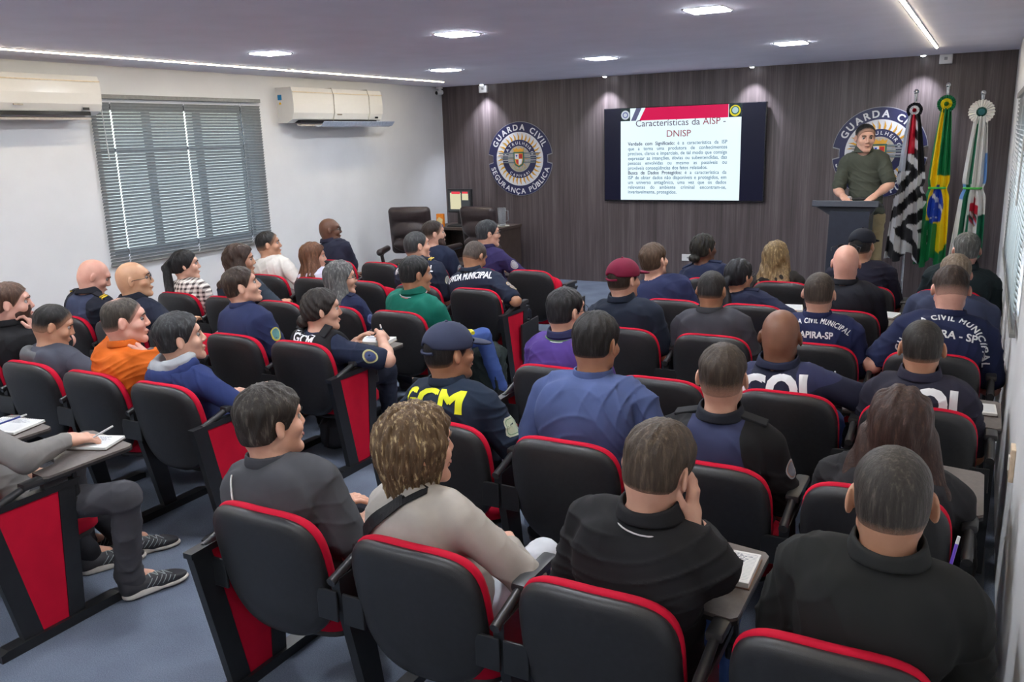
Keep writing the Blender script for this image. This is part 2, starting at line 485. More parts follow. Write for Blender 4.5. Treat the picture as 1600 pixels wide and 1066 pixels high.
def hair_build(root, H, M, s, st, c, N, T, res, c2=None, side=0, skn=None):
    mat = hairmat(c, c2, skn if st in ('fade', 'buzz', 'thin', 'short', 'full', 'receding') else None) if c is not None else None
    L = lambda *p: H+M@(np.array(p)*s)
    Mi = M.T
    def shell(thick_top, thick_side, zshift=0.0, wav=.0, front=0.0, edge=.012, low=.0, seed=1, crown_thin=0.0, ear_cut=False):
        r = np.random.RandomState(seed); ph = r.uniform(0, 6, 6)
        def f(P):
            q = (P-H)@M/s
            zl = np.interp(q[:, 1]-front, HAIRLINE_Y, HAIRLINE_Z)+zshift-np.where(q[:, 1] < -.0, low, 0)
            m = sstep(q[:, 2]-zl, -.002, edge)
            top = sstep(q[:, 2], .0, .085)
            th = thick_side+(thick_top-thick_side)*top
            if crown_thin: th = th-crown_thin*np.exp(-(((q[:, 0])/.035)**2+((q[:, 1]+.03)/.04)**2))*top
            if ear_cut: m = m*(1-.98*np.exp(-(((q[:, 1]+.010)/.020)**2+((q[:, 2]-.000)/.028)**2)*.9))
            if wav:
                an = np.arctan2(q[:, 0], q[:, 1]+.03)
                th = th+m**3*sstep(q[:, 2], -.045, .03)*wav*(np.sin(an*13+ph[0]+q[:, 2]*60)+.7*np.sin(an*23+ph[1]-q[:, 2]*50+3*q[:, 1]*30)+.6*np.sin(q[:, 1]*95+ph[2]+q[:, 0]*40))*.5
            return (skull_d(q)-(-.007+(th+.007)*m))*s
        return Fn(f, H-.17*s, H+.17*s, .012)
    sd = abs(hash((round(float(H[0]), 3), st))) % 1000
    sd = int(abs(H[0]*977+H[2]*131)) % 997
    pr = None; dsp = None
    if st in ('short', 'fade', 'buzz', 'thin', 'full', 'receding'):
        a = dict(short=(.013, .0045), fade=(.011, .0042), buzz=(.0055, .0040), thin=(.006, .003), full=(.021, .009), receding=(.012, .006))[st]
        pr = [shell(a[0], a[1], 0.0, dict(short=.003, fade=.0025, buzz=.0008, thin=.002, full=.0045, receding=.002)[st], -.02 if st == 'receding' else 0, seed=sd, crown_thin=.008 if st in ('thin', 'receding') else 0, ear_cut=True, edge=.007)]
    elif st == 'bob':        # layered chin length cut
        pr = [shell(.020, .020, -.030, .006, -.004, .02, .065, sd)]
        for a in np.linspace(-2.75, 2.75, 22):
            x, y = math.sin(a)*.098, -math.cos(a)*.108-.008
            if y > .055: continue
            pr.append(Cone(L(x*.86, y*.92, .03), L(x*.58, y*.80, -.104+.014*math.sin(a*9)-.026*math.cos(a)), .024*s, .007*s, .009))
        def dsp(P):
            q = (P-H)@M; an = np.arctan2(q[:, 0], q[:, 1]+.02)
            return .0032*np.sin(an*31+3*np.sin(q[:, 2]*28)+2*np.sin(an*5))+.002*np.sin(an*57+q[:, 2]*40)
    elif st in ('long', 'longwavy'):
        pr = [shell(.020, .020, -.01, .003, 0, .015, .05, sd)]
        B = N+T@np.array([0, -.115, -.17]); 
        for i, x in enumerate(np.linspace(-.085, .085, 8)):
            jig = .012*math.sin(i*2.3)
            pr.append(Cone(L(x*.8, -.075+abs(x)*.5, -.02), N+T@np.array([x*1.15, -.085, -.03]), .036*s, .034, .02))
            pr.append(Cone(N+T@np.array([x*1.15, -.085, -.03]), N+T@np.array([x*1.1+jig, -.130, -.20-.03*math.cos(i*1.9)]), .034, .020, .018))
        for sg in (-1, 1):
            pr.append(Cone(L(sg*.078, .0, .0), N+T@np.array([sg*.105, -.01, -.02]), .024*s, .026, .02))
        if st == 'longwavy':
            dsp = lambda P: .006*np.sin(P[:, 2]*55+P[:, 0]*40)*np.sin(P[:, 0]*70+P[:, 2]*12)
        else:
            dsp = lambda P: .0035*np.sin(P[:, 0]*130+2*np.sin(P[:, 2]*14))
    elif st in ('pony', 'highpony'):
        pr = [shell(.012, .011, -.004, .002, 0, .012, .006, sd)]
        z0 = -.01 if st == 'pony' else .045
        pr.append(Ell(L(0, -.112, z0), np.array([.026, .026, .024])*s, M, .012))
        pts = [L(0, -.118, z0), L(side*.02, -.150, z0-.05), N+T@np.array([side*.03, -.135, -.02]), N+T@np.array([side*.04, -.14, -.16])]
        rr = [.020, .034, .036, .012]
        for i in range(3): pr.append(Cone(pts[i], pts[i+1], rr[i]*s, rr[i+1]*s, .012))
        dsp = lambda P: .0025*np.sin(P[:, 0]*160+2*np.sin(P[:, 2]*14))
    elif st == 'bun':
        pr = [shell(.012, .011, -.004, .003, 0, .012, .006, sd), Ell(L(side*.012, -.110, -.060), np.array([.040, .034, .036])*s, M, .012)]
        dsp = lambda P: .0025*np.sin(P[:, 0]*150+P[:, 2]*120)
    elif st == 'halfup':     # long hair with a clip
        pr = [shell(.018, .018, -.01, .003, 0, .015, .05, sd)]
        for i, x in enumerate(np.linspace(-.10, .10, 9)):
            pr.append(Cone(L(x*.8, -.075+abs(x)*.55, -.02), N+T@np.array([x*1.3, -.085+abs(x)*.3, -.03]), .036*s, .036, .02))
            pr.append(Cone(N+T@np.array([x*1.3, -.085+abs(x)*.3, -.03]), N+T@np.array([x*1.25, -.120, -.15-.03*math.cos(i*1.9)]), .036, .022, .018))
        dsp = lambda P: .0035*np.sin(P[:, 0]*120+2*np.sin(P[:, 2]*14))
    elif st == 'braids':
        pr = [shell(.014, .012, 0, .004, 0, .012, .004, sd), Ell(L(0, -.105, -.055), np.array([.052, .040, .034])*s, M, .012)]
        dsp = lambda P: .003*np.sin(P[:, 0]*170+P[:, 1]*60)
    if pr is None: return None
    o = sdf_obj('hair', pr, res, mat, root, dsp, pad=.03)
    if o and st in ('fade', 'buzz', 'thin', 'short', 'full', 'receding'):
        me = o.data; n_ = len(me.vertices); co = np.empty(n_*3, np.float32); me.vertices.foreach_get('co', co); q = (co.reshape(-1, 3)-H)@M/s
        zl = np.interp(q[:, 1], HAIRLINE_Y, HAIRLINE_Z); L0 = dict(fade=.075, buzz=.035, thin=.05, short=.022, full=.012, receding=.04)[st]; k0 = dict(fade=.04, buzz=.25, thin=.15, short=.35, full=.5, receding=.2)[st]
        d_ = k0+(1-k0)*sstep(q[:, 2]-zl, 0, L0)
        if st in ('thin', 'receding'): d_ = d_*(1-.55*np.exp(-((q[:, 0]/.035)**2+((q[:, 1]+.035)/.040)**2))*(q[:, 2] > .03))
        at = me.attributes.new('hair_cover', 'FLOAT', 'POINT'); at.data.foreach_set('value', d_.astype(np.float32))
    if o and st == 'halfup':
        m = MB(); m.box(L(.012, -.125, -.075), (.05*s, .02, .022), 0, None, .006); m.box(L(-.03, -.118, -.068), (.05, .012, .008), 0, None, .003)
        m.build('hair_clip', mat_var('clip_grey', (.16, .15, .16), .3, 30, .1), o, smooth=True)
    return o
def beard_build(root, H, M, s, c, res, full=True):
    L = lambda *p: H+M@(np.array(p)*s); V = lambda *r: np.array(r)*s
    t = .0075
    pr = [Ell(L(0, .030, -.030), V(.060+t, .062+t, .080+t), M, .025), Cone(L(-.045, .005, -.062), L(-.018, .072, -.098), (.020+t)*s, (.017+t)*s, .025), Cone(L(.045, .005, -.062), L(.018, .072, -.098), (.020+t)*s, (.017+t)*s, .025),
          Ell(L(0, .082, -.100), V(.022+t, .014+t, .016+t), M, .018), half(L(0, .03, -.040), M@np.array([0, -.55, 1.0]), .012), half(L(0, .006, 0), M@np.array([0, -1.0, -.15]), .01),
          Ell(L(0, .104, -.060), V(.020, .020, .013), M, .008, 's')]
    return sdf_obj('beard', pr, res, hairmat(c), root)
def cap_build(root, H, M, s, c, res, band=None):
    L = lambda *p: H+M@(np.array(p)*s); V = lambda *r: np.array(r)*s
    dome = [Ell(L(0, -.010, .042), V(.094, .114, .096), M, .01), half(L(0, 0, .028), M@np.array([0, -.10, -1]), .006),
            Ell(L(0, -.120, .030), V(.040, .030, .028), M, .006, 's'), Ell(L(0, -.012, .020), V(.080, .102, .086), M, .004, 's')]
    o = sdf_obj('cap', dome, res, fabric(c, .75), root, lambda P: .0012*np.cos(((P-H)@M)[:, 0]*0)+.0, pad=.02)
    br = [Ell(L(0, .118, .034), V(.078, .082, .012), M@rotm(0, R_(-12), 0), .006), Ell(L(0, .02, .02), V(.080, .095, .08), M, .005, 's')]
    b = sdf_obj('cap_visor', br, res*.8, fabric(c, .75), o)
    m = MB(); m.sphere(L(0, -.010, .139), (.008, .008, .005), 8)
    m.tube([L(-.042, -.108, .022), L(-.02, -.121, .020), L(0, -.124, .019), L(.02, -.121, .020), L(.042, -.108, .022)], .007*s, 6)
    m.build('cap_strap', fabric(c, .75), o, smooth=True)
    if band:
        q = MB(); q.tube([L(-.03, .100, .075), L(0, .109, .078), L(.03, .100, .075)], .009, 6); q.build('cap_badge', mat_var('badge_yellow', band, .6), o, smooth=True)
    return o

SHOE = {}
def shoe_mesh(kind):
    if kind in SHOE: return SHOE[kind]
    up = [Cone((0, .03, .045), (0, .14, .04), .036, .036, .03), Ell((0, .20, .032), (.045, .075, .034), None, .03), Cone((0, .02, .05), (0, .01, .10), .036, .034, .03), half((0, 0, .012), (0, 0, -1), .004), half((0, 0, .115), (0, .3, 1), .004)]
    c = dict(sneaker=(.035, .035, .04), black=(.02, .02, .022), navy=(.03, .04, .07))[kind]
    ob = sdf_obj('shoe', up, .007, fabric(c, .6)); me1 = ob.data; bpy.data.objects.remove(ob)
    so = [Cone((0, .03, .012), (0, .12, .012), .040, .038, .02), Ell((0, .20, .014), (.048, .082, .02), None, .02), half((0, 0, .002), (0, 0, -1), .003), half((0, 0, .034), (0, -.05, 1), .003)]
    ob = sdf_obj('sole', so, .007, mat_var('sole_light', (.55, .52, .47), .6) if kind == 'sneaker' else mat_var('sole_dark', (.05, .05, .05) if kind == 'black' else (.5, .5, .5), .6)); me2 = ob.data; bpy.data.objects.remove(ob)
    me3 = None
    if kind == 'sneaker':
        m = MB(); bvh = BVHTree.FromPolygons([tuple(v.co) for v in me1.vertices], [tuple(p.vertices) for p in me1.polygons])
        def on_(x, y, z, d):
            h = bvh.ray_cast(Vector((x, y, z)), Vector(d)); return h[0]-Vector(d)*.001 if h[0] is not None else None
        for sg in (-1, 1):
            for j in range(6):
                L = [on_(sg*.2, .085+.022*j+.030*t, .034+.032*t, (-sg, 0, 0)) for t in np.linspace(0, 1, 7)]
                L = [p for p in L if p is not None]
                if len(L) > 2: m.tube(L, .0016, 5)
        for j in range(6):
            L = [on_(x, .110+.016*j+(.012 if j % 2 else -.0)*x/.02, .3, (0, 0, -1)) for x in (-.022, -.01, .0, .01, .022)]
            L = [p for p in L if p is not None]
            if len(L) > 2: m.tube(L, .0022, 5)
        me3 = m.mesh('shoe_trim', mat_var('shoe_trim_grey', (.30, .34, .34), .5), True)
    SHOE[kind] = (me1, me2, me3); return SHOE[kind]

def wrap_text(parent, target, txt, size, center, T, mat, name='chest_text', bold=.02, maxseg=.012, spacing=1.0, arc=None, from_back=True, off=.0022, sx=1.0, tilt=.55, fat=0.0):
    """letters printed on a garment: flat glyphs pressed on to the garment's back"""
    import bmesh
    if arc:                                   # letters along an arc of radius arc, baseline curving down at both ends
        vs, fs = [], []; adv = []; x = 0
        for ch in txt:
            if ch == ' ': adv.append((None, x)); x += size*.33; continue
            v, f = text_geo(ch, size, bold, 'LEFT'); w = max(p.x for p in v); adv.append(((v, f, w), x)); x += w+size*.08*spacing
        for g, x0 in adv:
            if g is None: continue
            v, f, w = g; xm = (x0+w/2-x/2)*sx; a = xm/arc
            b = len(vs)
            for p in v:
                px, py = (p.x-w/2)*sx, p.y
                vs.append(Vector((math.sin(a)*(arc+py)+math.cos(a)*px, math.cos(a)*(arc+py)-arc-math.sin(a)*px, p.z)))
            fs += [[b+i for i in q] for q in f]
    else:
        vs, fs = text_geo(txt, size, bold, 'CENTER', spacing); vs = [Vector((p.x*sx, p.y, p.z)) for p in vs]
        if fat:
            n0 = len(vs); v0 = vs; f0 = fs; vs = []; fs = []
            for k_, dx_ in enumerate((-fat, 0, fat)): vs += [Vector((v.x+dx_, v.y, k_*.0003)) for v in v0]; fs += [[k_*n0+i for i in f] for f in f0]
    bm = bmesh.new()
    for f in fs:
        for k_ in range(1, len(f)-1):
            st = [(vs[f[0]], vs[f[k_]], vs[f[k_+1]])]
            while st:                       # split every glyph triangle until its edges are short
                a, b, c = st.pop(); e = [((a-b).length, 0), ((b-c).length, 1), ((c-a).length, 2)]; L_, w_ = max(e)
                if L_ > maxseg:
                    if w_ == 0: m_ = (a+b)/2; st += [(a, m_, c), (m_, b, c)]
                    elif w_ == 1: m_ = (b+c)/2; st += [(a, b, m_), (a, m_, c)]
                    else: m_ = (c+a)/2; st += [(a, b, m_), (m_, b, c)]
                elif L_ > 1e-6: bm.faces.new([bm.verts.new(q_) for q_ in (a, b, c)])
    bmesh.ops.remove_doubles(bm, verts=bm.verts, dist=1e-6)
    me0 = target.data
    nv = len(me0.vertices); co = np.empty(nv*3, np.float32); me0.vertices.foreach_get('co', co); co = co.reshape(-1, 3)
    bvh = BVHTree.FromPolygons([tuple(map(float, c)) for c in co], [tuple(p.vertices) for p in me0.polygons])
    r = T[:, 0]; fw = T[:, 1]*math.cos(tilt)-T[:, 2]*math.sin(tilt); up = T[:, 2]*math.cos(tilt)+T[:, 1]*math.sin(tilt)
    dr = Vector(fw if from_back else -fw); sg = 1 if from_back else -1
    bad = []
    for v in bm.verts:
        p = center+r*(v.co.x*sg)+up*v.co.y-np.array(dr)*.5
        h = bvh.ray_cast(Vector(p), dr)
        if h[0] is None: bad.append(v)
        else: v.co = h[0]-dr*(off+v.co.z)
    if bad: bmesh.ops.delete(bm, geom=bad, context='VERTS')
    me = bpy.data.meshes.new(name); bm.to_mesh(me); bm.free(); me.materials.append(mat)
    return link(name, me, parent)

def patch(parent, target, center, dirv, rad, mats, name='sleeve_patch', shape='round', h=1.15):
    """embroidered patch pressed on a sleeve: rings of geometry projected on the cloth along dirv"""
    me0 = target.data
    nv = len(me0.vertices); co = np.empty(nv*3, np.float32); me0.vertices.foreach_get('co', co); co = co.reshape(-1, 3)
    bvh = BVHTree.FromPolygons([tuple(map(float, c)) for c in co], [tuple(p.vertices) for p in me0.polygons])
    d = Vector(unit(dirv)); u = Vector((0, 0, 1)); u = (u-d*u.dot(d)).normalized(); w = d.cross(u)
    m = MB(); n = 20; rings = [0.001, .45, .75, .82, 1.0]; mi = [0, 0, 1, 2]
    P = []
    for rr in rings:
        for k in range(n):
            a = 2*PI*k/n; ca, sa = math.cos(a), math.sin(a)
            if shape == 'square': q = max(abs(ca), abs(sa)); ca /= q; sa /= q
            if shape == 'shield': sa = sa*(1.25 if sa < 0 else .9); ca = ca*(1 if sa > 0 else .92)
            p = Vector(center)+w*(ca*rad*rr)+u*(sa*rad*rr*h)+d*.3
            hh = bvh.ray_cast(p, -d)
            q = hh[0] if hh[0] is not None else p-d*.3
            if (q-Vector(center)).length > .12: q = Vector(center)+w*(ca*rad*rr)+u*(sa*rad*rr*h)
            P.append(q+d*.0025)
    for i in range(4):
        for k in range(n): m.add([P[i*n+k], P[i*n+(k+1) % n], P[(i+1)*n+(k+1) % n], P[(i+1)*n+k]], [(0, 1, 2, 3)], mi[i])
    return m.build(name, mats, parent, smooth=True)

PEOPLE = []; TORSO = {}
def person(loc, H, sp, label, rz=0.0):
    """H: head centre in the seat's own frame"""
    g_ = sp.get
    s = g_('hs', 1.06)*(.94 if not g_('stand') else 1.0); res = g_('res', .008); w = g_('w', 1.0)*.93; bel = g_('belly', 0.0)
    H = np.array(H, float)
    M = rotm(R_(g_('yaw', 0)), R_(g_('pitch', 0)), R_(g_('roll', 0)))
    stand = g_('stand', False)
    P = np.array([H[0]*.35, .290, .455]) if not stand else np.array([0, 0, 1.03])
    if 'pel' in sp: P = P+np.array(sp['pel'])
    Mh = rotm(R_(g_('yaw', 0))*.5, R_(g_('pitch', 0))*.5, R_(g_('roll', 0))*.5)
    Nk = H+Mh@(np.array([0, -.030, -.134])*s)+np.array([0, g_('neckback', 0), -g_('necklen', 0)])
    v = Nk-P; L = np.linalg.norm(v); up = v/L
    ty = R_(g_('tyaw', 0)); rt = np.array([math.cos(ty), math.sin(ty), 0]); rt = unit(rt-up*np.dot(rt, up)); fw = np.cross(up, rt); fw = unit(fw)
    if fw[1]*math.cos(ty)-fw[0]*math.sin(ty) < 0: fw = -fw
    T = np.stack([rt, fw, up], 1)
    hump = g_('hump', .03)
    def pt(t, x=0, y=0, z=0): return P+v*t+rt*x+fw*(y-hump*math.sin(PI*min(max(t, 0), 1)))+up*z
    SJ = [Nk+up*(-.080)+rt*(sg*.172*w)+fw*(.010+g_('shfwd', 0)) for sg in (-1, 1)]
    if 'shl' in sp: SJ[0] = SJ[0]+np.array(sp['shl'])
    if 'shr' in sp: SJ[1] = SJ[1]+np.array(sp['shr'])
    def torso(e, neck=True):
        g = [Ell(P+up*.02, np.array([.160*w, .118, .115])+e, T, .05),
             Ell(pt(.30, 0, .012+bel*.5), np.array([.146*w+bel*.4, .108+bel, L*.30])+e, T, .06),
             Ell(pt(.66, 0, -.004), np.array([.158*w, .112, L*.33])+e, T, .06),
             Cone(SJ[0]*.80+SJ[1]*.20, SJ[1]*.80+SJ[0]*.20, .064+e, .064+e, .05)]
        for i in (0, 1):
            g.append(Cone(Nk-up*.022-fw*.004, Nk*.28+SJ[i]*.72+up*.018, .050+e*.6, .046+e, .045))
            g.append(Ell(pt(.74, (-1, 1)[i]*.075*w, -.055), np.array([.085*w, .043, .12])+e*.5, T, .05))    # shoulder blades
        return g
    l1, l2 = .275*g_('al', 1.0), .245*g_('al', 1.0)
    arms = []
    hp = g_('hands', ('lap', 'lap'))
    for i, sg in ((0, -1), (1, 1)):
        spec = hp[i]; S = SJ[i]
        hint = np.array([sg*.55, -.35, -1.0]); nrm = np.array([0, 0, 1.0]); hd = None; curl = .35; pnt = False
        if isinstance(spec, dict):
            W = np.array(spec['w'], float); hint = np.array(spec.get('hint', hint), float); nrm = np.array(spec.get('n', nrm), float); hd = spec.get('d'); curl = spec.get('curl', .35); pnt = spec.get('point', False)
        elif spec == 'lap': W = np.array([P[0]+sg*.10, .50, .56])
        elif spec == 'arm': W = np.array([sg*.262, .40, .672]); hint = np.array([sg*1.0, -.6, -.4])
        elif spec == 'desk': W = np.array([.16 if sg > 0 else .02, .46, .70]); hint = np.array([sg*1., -.5, -.3]); curl = .35
        elif spec == 'write': W = np.array([.17, .47, .705]); hint = np.array([1., -.4, -.2]); nrm = np.array([.8, 0, .6]); curl = .95; hd = np.array([-.25, .9, -.1])
        elif spec == 'face': W = H+M@(np.array([sg*.088, .052, -.125])*s); hint = np.array([sg*.45, .25, -1.0]); nrm = M@np.array([sg*1.0, .25, .0]); hd = M@np.array([-sg*.12, .10, 1.0]); curl = .35
        elif spec == 'neck': W = H+M@(np.array([sg*.120, .075, -.175])*s); hint = np.array([sg*.5, .25, -1.0]); nrm = M@np.array([sg*.7, .7, .0]); hd = M@np.array([-sg*1.0, -.25, .55]); curl = .30
        elif spec == 'chin': W = H+M@(np.array([sg*.045, .085, -.185])*s); hint = np.array([sg*.5, .35, -1.0]); nrm = M@np.array([0, 1.0, -.3]); hd = M@np.array([-sg*.15, -.05, 1.0]); curl = .8
        elif spec == 'cross': W = np.array([P[0]-sg*.06, P[1]+.24+bel, .66]); hint = np.array([sg*1., -.1, -.55]); nrm = np.array([0, 1., .3]); hd = np.array([-sg*1., .1, .0]); curl = .3
        E, W = ik(S, W, l1, l2, hint)
        if hd is None: hd = (W-E)
        arms.append((S, E, W, hd, nrm, curl, pnt, sg))
    res_h = min(res, .0065) if res <= .008 else res
    # legs
    if stand:
        legs = [(P+np.array([sg*.09, 0, -.04]), np.array([sg*.10, .03, .56]), np.array([sg*.11, -.01, .10])) for sg in (-1, 1)]
    else:
        kx = g_('knee', (0, 0)); lg = g_('legs', None)
        legs = []
        for i, sg in ((0, -1), (1, 1)):
            a = P+np.array([sg*.085, .02, -.005]); k = np.array([P[0]+sg*.13+kx[i], P[1]+.385, .465]); n = np.array([k[0], k[1]-.0, .10])
            if lg and lg[i] is not None: k = np.array(lg[i][0], float); n = np.array(lg[i][1], float)
            legs.append((a, k, n))
    arm_r = g_('armr', 1.0)
    body = torso(-.004)
    body.append(Cone(Nk-up*.02, H+M@(np.array([0, -.028, -.045])*s), .061*s*g_('neckr', 1), .054*s*g_('neckr', 1), .03))
    body += head_prims(H, M, s, g_('jaw', 1.0), g_('ear', 1.0))
    for S, E, W, hd, nrm, curl, pnt, sg in arms:
        body += [Cone(S, E, .052*arm_r, .040*arm_r, .03), Cone(E, E*.65+W*.35, .041*arm_r, .042*arm_r, .02), Cone(E*.65+W*.35, W, .041*arm_r, .0265, .02)]
        body += hand_prims(W, hd, nrm, sg, curl, g_('hand', 1.03), point=pnt)
    for a, k, n in legs: body += [Cone(a, k, .074, .050, .04), Cone(k, n, .048, .034, .03), Cone(n, n+np.array([0, .10, -.055]), .034, .030, .02)]
    root = sdf_obj('person', body, res_h, skin(g_('skin', (.55, .33, .22))), None)
    root.location = loc; root.rotation_euler = (0, 0, rz)
    tag(root, label, 'person', g_('group', 'people attending the lecture'))
    # top
    top = g_('top', (.02, .03, .07)); tcol = top if not isinstance(top, bpy.types.Material) else None
    tm = [(two_fabric(top, g_('top2')[0]) if g_('top2') else fabric(top)) if tcol is not None else top]
    sl = g_('sleeve', 'short'); e = .013
    tp = torso(e)
    tp.append(half(P-up*.03, -up, .01))
    for S, E, W, hd, nrm, curl, pnt, sg in arms:
        r0 = .052*arm_r+e
        if sl == 'short':
            q = S+(E-S)*.80; tp.append(Cone(S, q, r0, .052*arm_r+.016, .03))
        elif sl == 'long':
            tp += [Cone(S, E, r0, .040*arm_r+.014, .03), Cone(E, W-unit(W-E)*.01, .040*arm_r+.015, .036, .02)]
        elif sl == 'rolled':
            tp += [Cone(S, E, r0, .040*arm_r+.014, .03), Cone(E, E*.6+W*.4, .040*arm_r+.015, .048, .02)]
        else:
            q = S+(E-S)*.12; tp.append(Cone(S, q, r0, r0*.95, .03))
    nd = unit((H+M@np.array([0, -.03, -.05]))-Nk)
    tp.append(Cone(Nk+nd*.010+fw*.012, Nk+nd*.25+fw*.02, .066*s*g_('neckr', 1), .082, .006, 's'))
    if not stand and g_('cut_arm', True):
        for S, E, W, hd, nrm, curl, pnt, sg in arms:
            if sl == 'short':      # open cuff
                q = S+(E-S)*.86; a = unit(E-S); tp.append(Cone(q, q+a*.10, .044*arm_r, .05*arm_r, .008, 's'))
    topo = sdf_obj(g_('topname', 'shirt'), tp, res, tm, root, wrinkle(int(abs(H[0]*1000)+loc[0]*97+50) % 9973, g_('wr', .0055), Nk))
    if g_('paint'):
        me = topo.data; nf = len(me.vertices); c = np.empty(nf*3, np.float32); me.vertices.foreach_get('co', c)
        q = (c.reshape(-1, 3)-Nk)@T
        at = me.attributes.new('panel_side', 'FLOAT', 'POINT'); at.data.foreach_set('value', g_('paint')(q).astype(np.float32)); me.update()
    col = g_('collar')
    if col:
        cc, kind = (col, 'polo') if not isinstance(col[0], (tuple, list)) else (col[0], col[1])
        r0 = .067*s*g_('neckr', 1)
        a = Nk+nd*.018+fw*.004; b = Nk+nd*.066-fw*.002
        if kind == 'crew':
            cp = [Cone(Nk+nd*.020+fw*.008, Nk+nd*.040+fw*.008, r0+.014, r0+.009, .004), Cone(Nk-nd*.04+fw*.008, Nk+nd*.1+fw*.008, r0+.001, r0+.001, .003, 's'), half(Nk+nd*.044+fw*.01, nd, .004), half(Nk+nd*.006+fw*.01, -nd, .004)]
        else:
            cp = [Cone(a, b, r0+.023, r0+.009, .006), Cone(Nk-nd*.04+fw*.004, Nk+nd*.15+fw*.002, r0+.001, r0+.001, .004, 's'), half(b, nd-fw*.25, .006), half(a-nd*.006, -nd, .006)]
        co = sdf_obj('collar', cp, min(res, .006), fabric(cc, .8), topo)
        if g_('piping') and co:
            q = MB()
            rr = r0+.0245
            for off, pc in zip((.006, .0135), g_('piping')):
                pts = [a+nd*(off-.008)+(rt*math.cos(t)*(rr-.0)+fw*math.sin(t)*(rr-.0)) for t in np.linspace(0, 2*PI, 33)]
                q = MB(); q.tube(pts, .0022, 6); q.build('collar_stripe', fabric(pc, .7), co, smooth=True)
    # trousers, shoes
    pc = g_('pants', (.012, .014, .02)); e = .014
    pp = [Ell(P-up*.01, np.array([.165*w+bel*.3, .125, .115])+e*.5, T, .05)]
    for a, k, n in legs: pp += [Cone(a, k, .080, .060, .04), Cone(k, n+np.array([0, .0, .0]), .058, .054, .03), Cone(n, n+np.array([0, .012, -.030]), .053, .052, .02)]
    pp.append(half(P+up*.075, up, .01))
    sdf_obj('trousers', pp, max(res, .009), fabric(pc, .9), root, wrinkle(int(abs(H[1]*1000)+loc[1]*91) % 9973, .004))
    me1, me2, me3 = shoe_mesh(g_('shoe', 'black'))
    sy = g_('shoeyaw', (12, -12))
    for i, (a, k, n) in enumerate(legs):
        sh = link('shoe', me1, root, (n[0], n[1]-.035, n[2]-.10)); sh.rotation_euler = (0, 0, R_(sy[i])); link('sole', me2, sh)
        if me3 is not None: link('shoe_trim', me3, sh)
    # head things
    hc = g_('hair', (.02, .015, .012))
    if g_('cap') is not None:
        hair_build(root, H, M, s, 'buzz', hc, Nk, T, min(res, .007), None, 0, g_('skin', (.55, .33, .22))); cap_build(root, H, M, s, g_('cap'), min(res, .007), g_('capband'))
    elif g_('style', 'short') != 'bald':
        hair_build(root, H, M, s, g_('style', 'short'), hc, Nk, T, min(res, .007), g_('hair2'), g_('hside', 0), g_('skin', (.55, .33, .22)))
    if g_('beard'): beard_build(root, H, M, s, g_('beard'), min(res, .007))
    add_eyes(root, H, M, s, hairmat(hc if hc is not None else (.05, .04, .03)))
    if g_('glasses'): add_glasses(root, H, M, s, g_('glasses') if isinstance(g_('glasses'), tuple) else (.02, .02, .02))
    if g_('sunglasses'): add_glasses(root, H, M, s, (.01, .01, .01), 1.0, True)
    if g_('watch') is not None:
        S, E, W, *_ = arms[g_('watch')]; d = unit(W-E); q = MB(); c = W-d*.035
        u = unit(np.cross(d, [0, 0, 1])); x = np.cross(d, u)
        q.tube([c+(u*math.cos(t)+x*math.sin(t))*.031 for t in np.linspace(0, 2*PI, 20)], .0065, 6, 0)
        f_ = unit(np.array([0, 0, 1])+.0*d-d*np.dot(d, [0, 0, 1])) if abs(d[2]) < .8 else unit(np.array([0, -1, 0]))
        q.cyl(c+f_*.030, c+f_*.041, .019, .017, 16, 1)
        q.build('wristwatch', [mat_var('watch_strap', g_('watchcol', (.01, .01, .01)), .4), mat_var('watch_face', (.25, .26, .28), .25, metal=.6)], root, smooth=True)
    if g_('chain'):
        r0 = .070*s; q = MB(); q.tube([Nk+nd*.012+fw*.010+rt*math.cos(t)*r0+fw*math.sin(t)*r0-up*.02*math.sin(t) for t in np.linspace(0, 2*PI, 40)], .0022, 6)
        q.build('necklace', mat_var('silver_chain', (.6, .58, .52), .3, metal=.9), root, smooth=True)
    # prints
    for tx in g_('text', []):
        z = tx.get('z', -.13); c0 = Nk+up*z+rt*tx.get('x', 0)
        wrap_text(topo, topo, tx['t'], tx['size'], c0, T, mat_var('print_'+tx.get('cn', 'white'), tx.get('c', (.75, .76, .78)), .7, 30, .05), 'back_lettering', tx.get('bold', .02), tx.get('seg', .012), tx.get('sp', 1.0), tx.get('arc'), sx=tx.get('sx', 1.0), fat=tx.get('fat', 0.0))
    for pa in g_('patches', []):
        S, E, W, *_ = arms[pa['arm']]; sg = (-1, 1)[pa['arm']]
        c = S+(E-S)*pa.get('t', .35); dv = unit(rt*sg*1.0+fw*pa.get('f', 0)+up*.15)
        patch(topo, topo, c+dv*.055, dv, pa.get('r', .033), [fabric(x, .6) for x in pa['c']], shape=pa.get('shape', 'round'))
    if g_('epaulette') is not None:
        for i in g_('epsides', (0, 1)):
            c = Nk*.30+SJ[i]*.70+up*.079; q = MB(); Mx = Matrix.Translation(Vector(c)) @ Matrix(np.stack([unit(SJ[i]-Nk-up*np.dot(SJ[i]-Nk, up)*.35), fw, np.cross(unit(SJ[i]-Nk-up*np.dot(SJ[i]-Nk, up)*.35), fw)*1.0], 1).tolist()).to_4x4()
            q.box((0, 0, 0), (.10, .045, .012), 0, Mx, .004)
            if g_('epstripe'):
                q.box((.038, 0, .003), (.010, .046, .014), 1, Mx); q.box((.020, 0, .003), (.007, .046, .014), 1, Mx)
            q.build('epaulette', [fabric(g_('epaulette')), mat_var('gold_braid', (.75, .55, .03), .5)], topo, smooth=False)
    TORSO[root.name] = torso
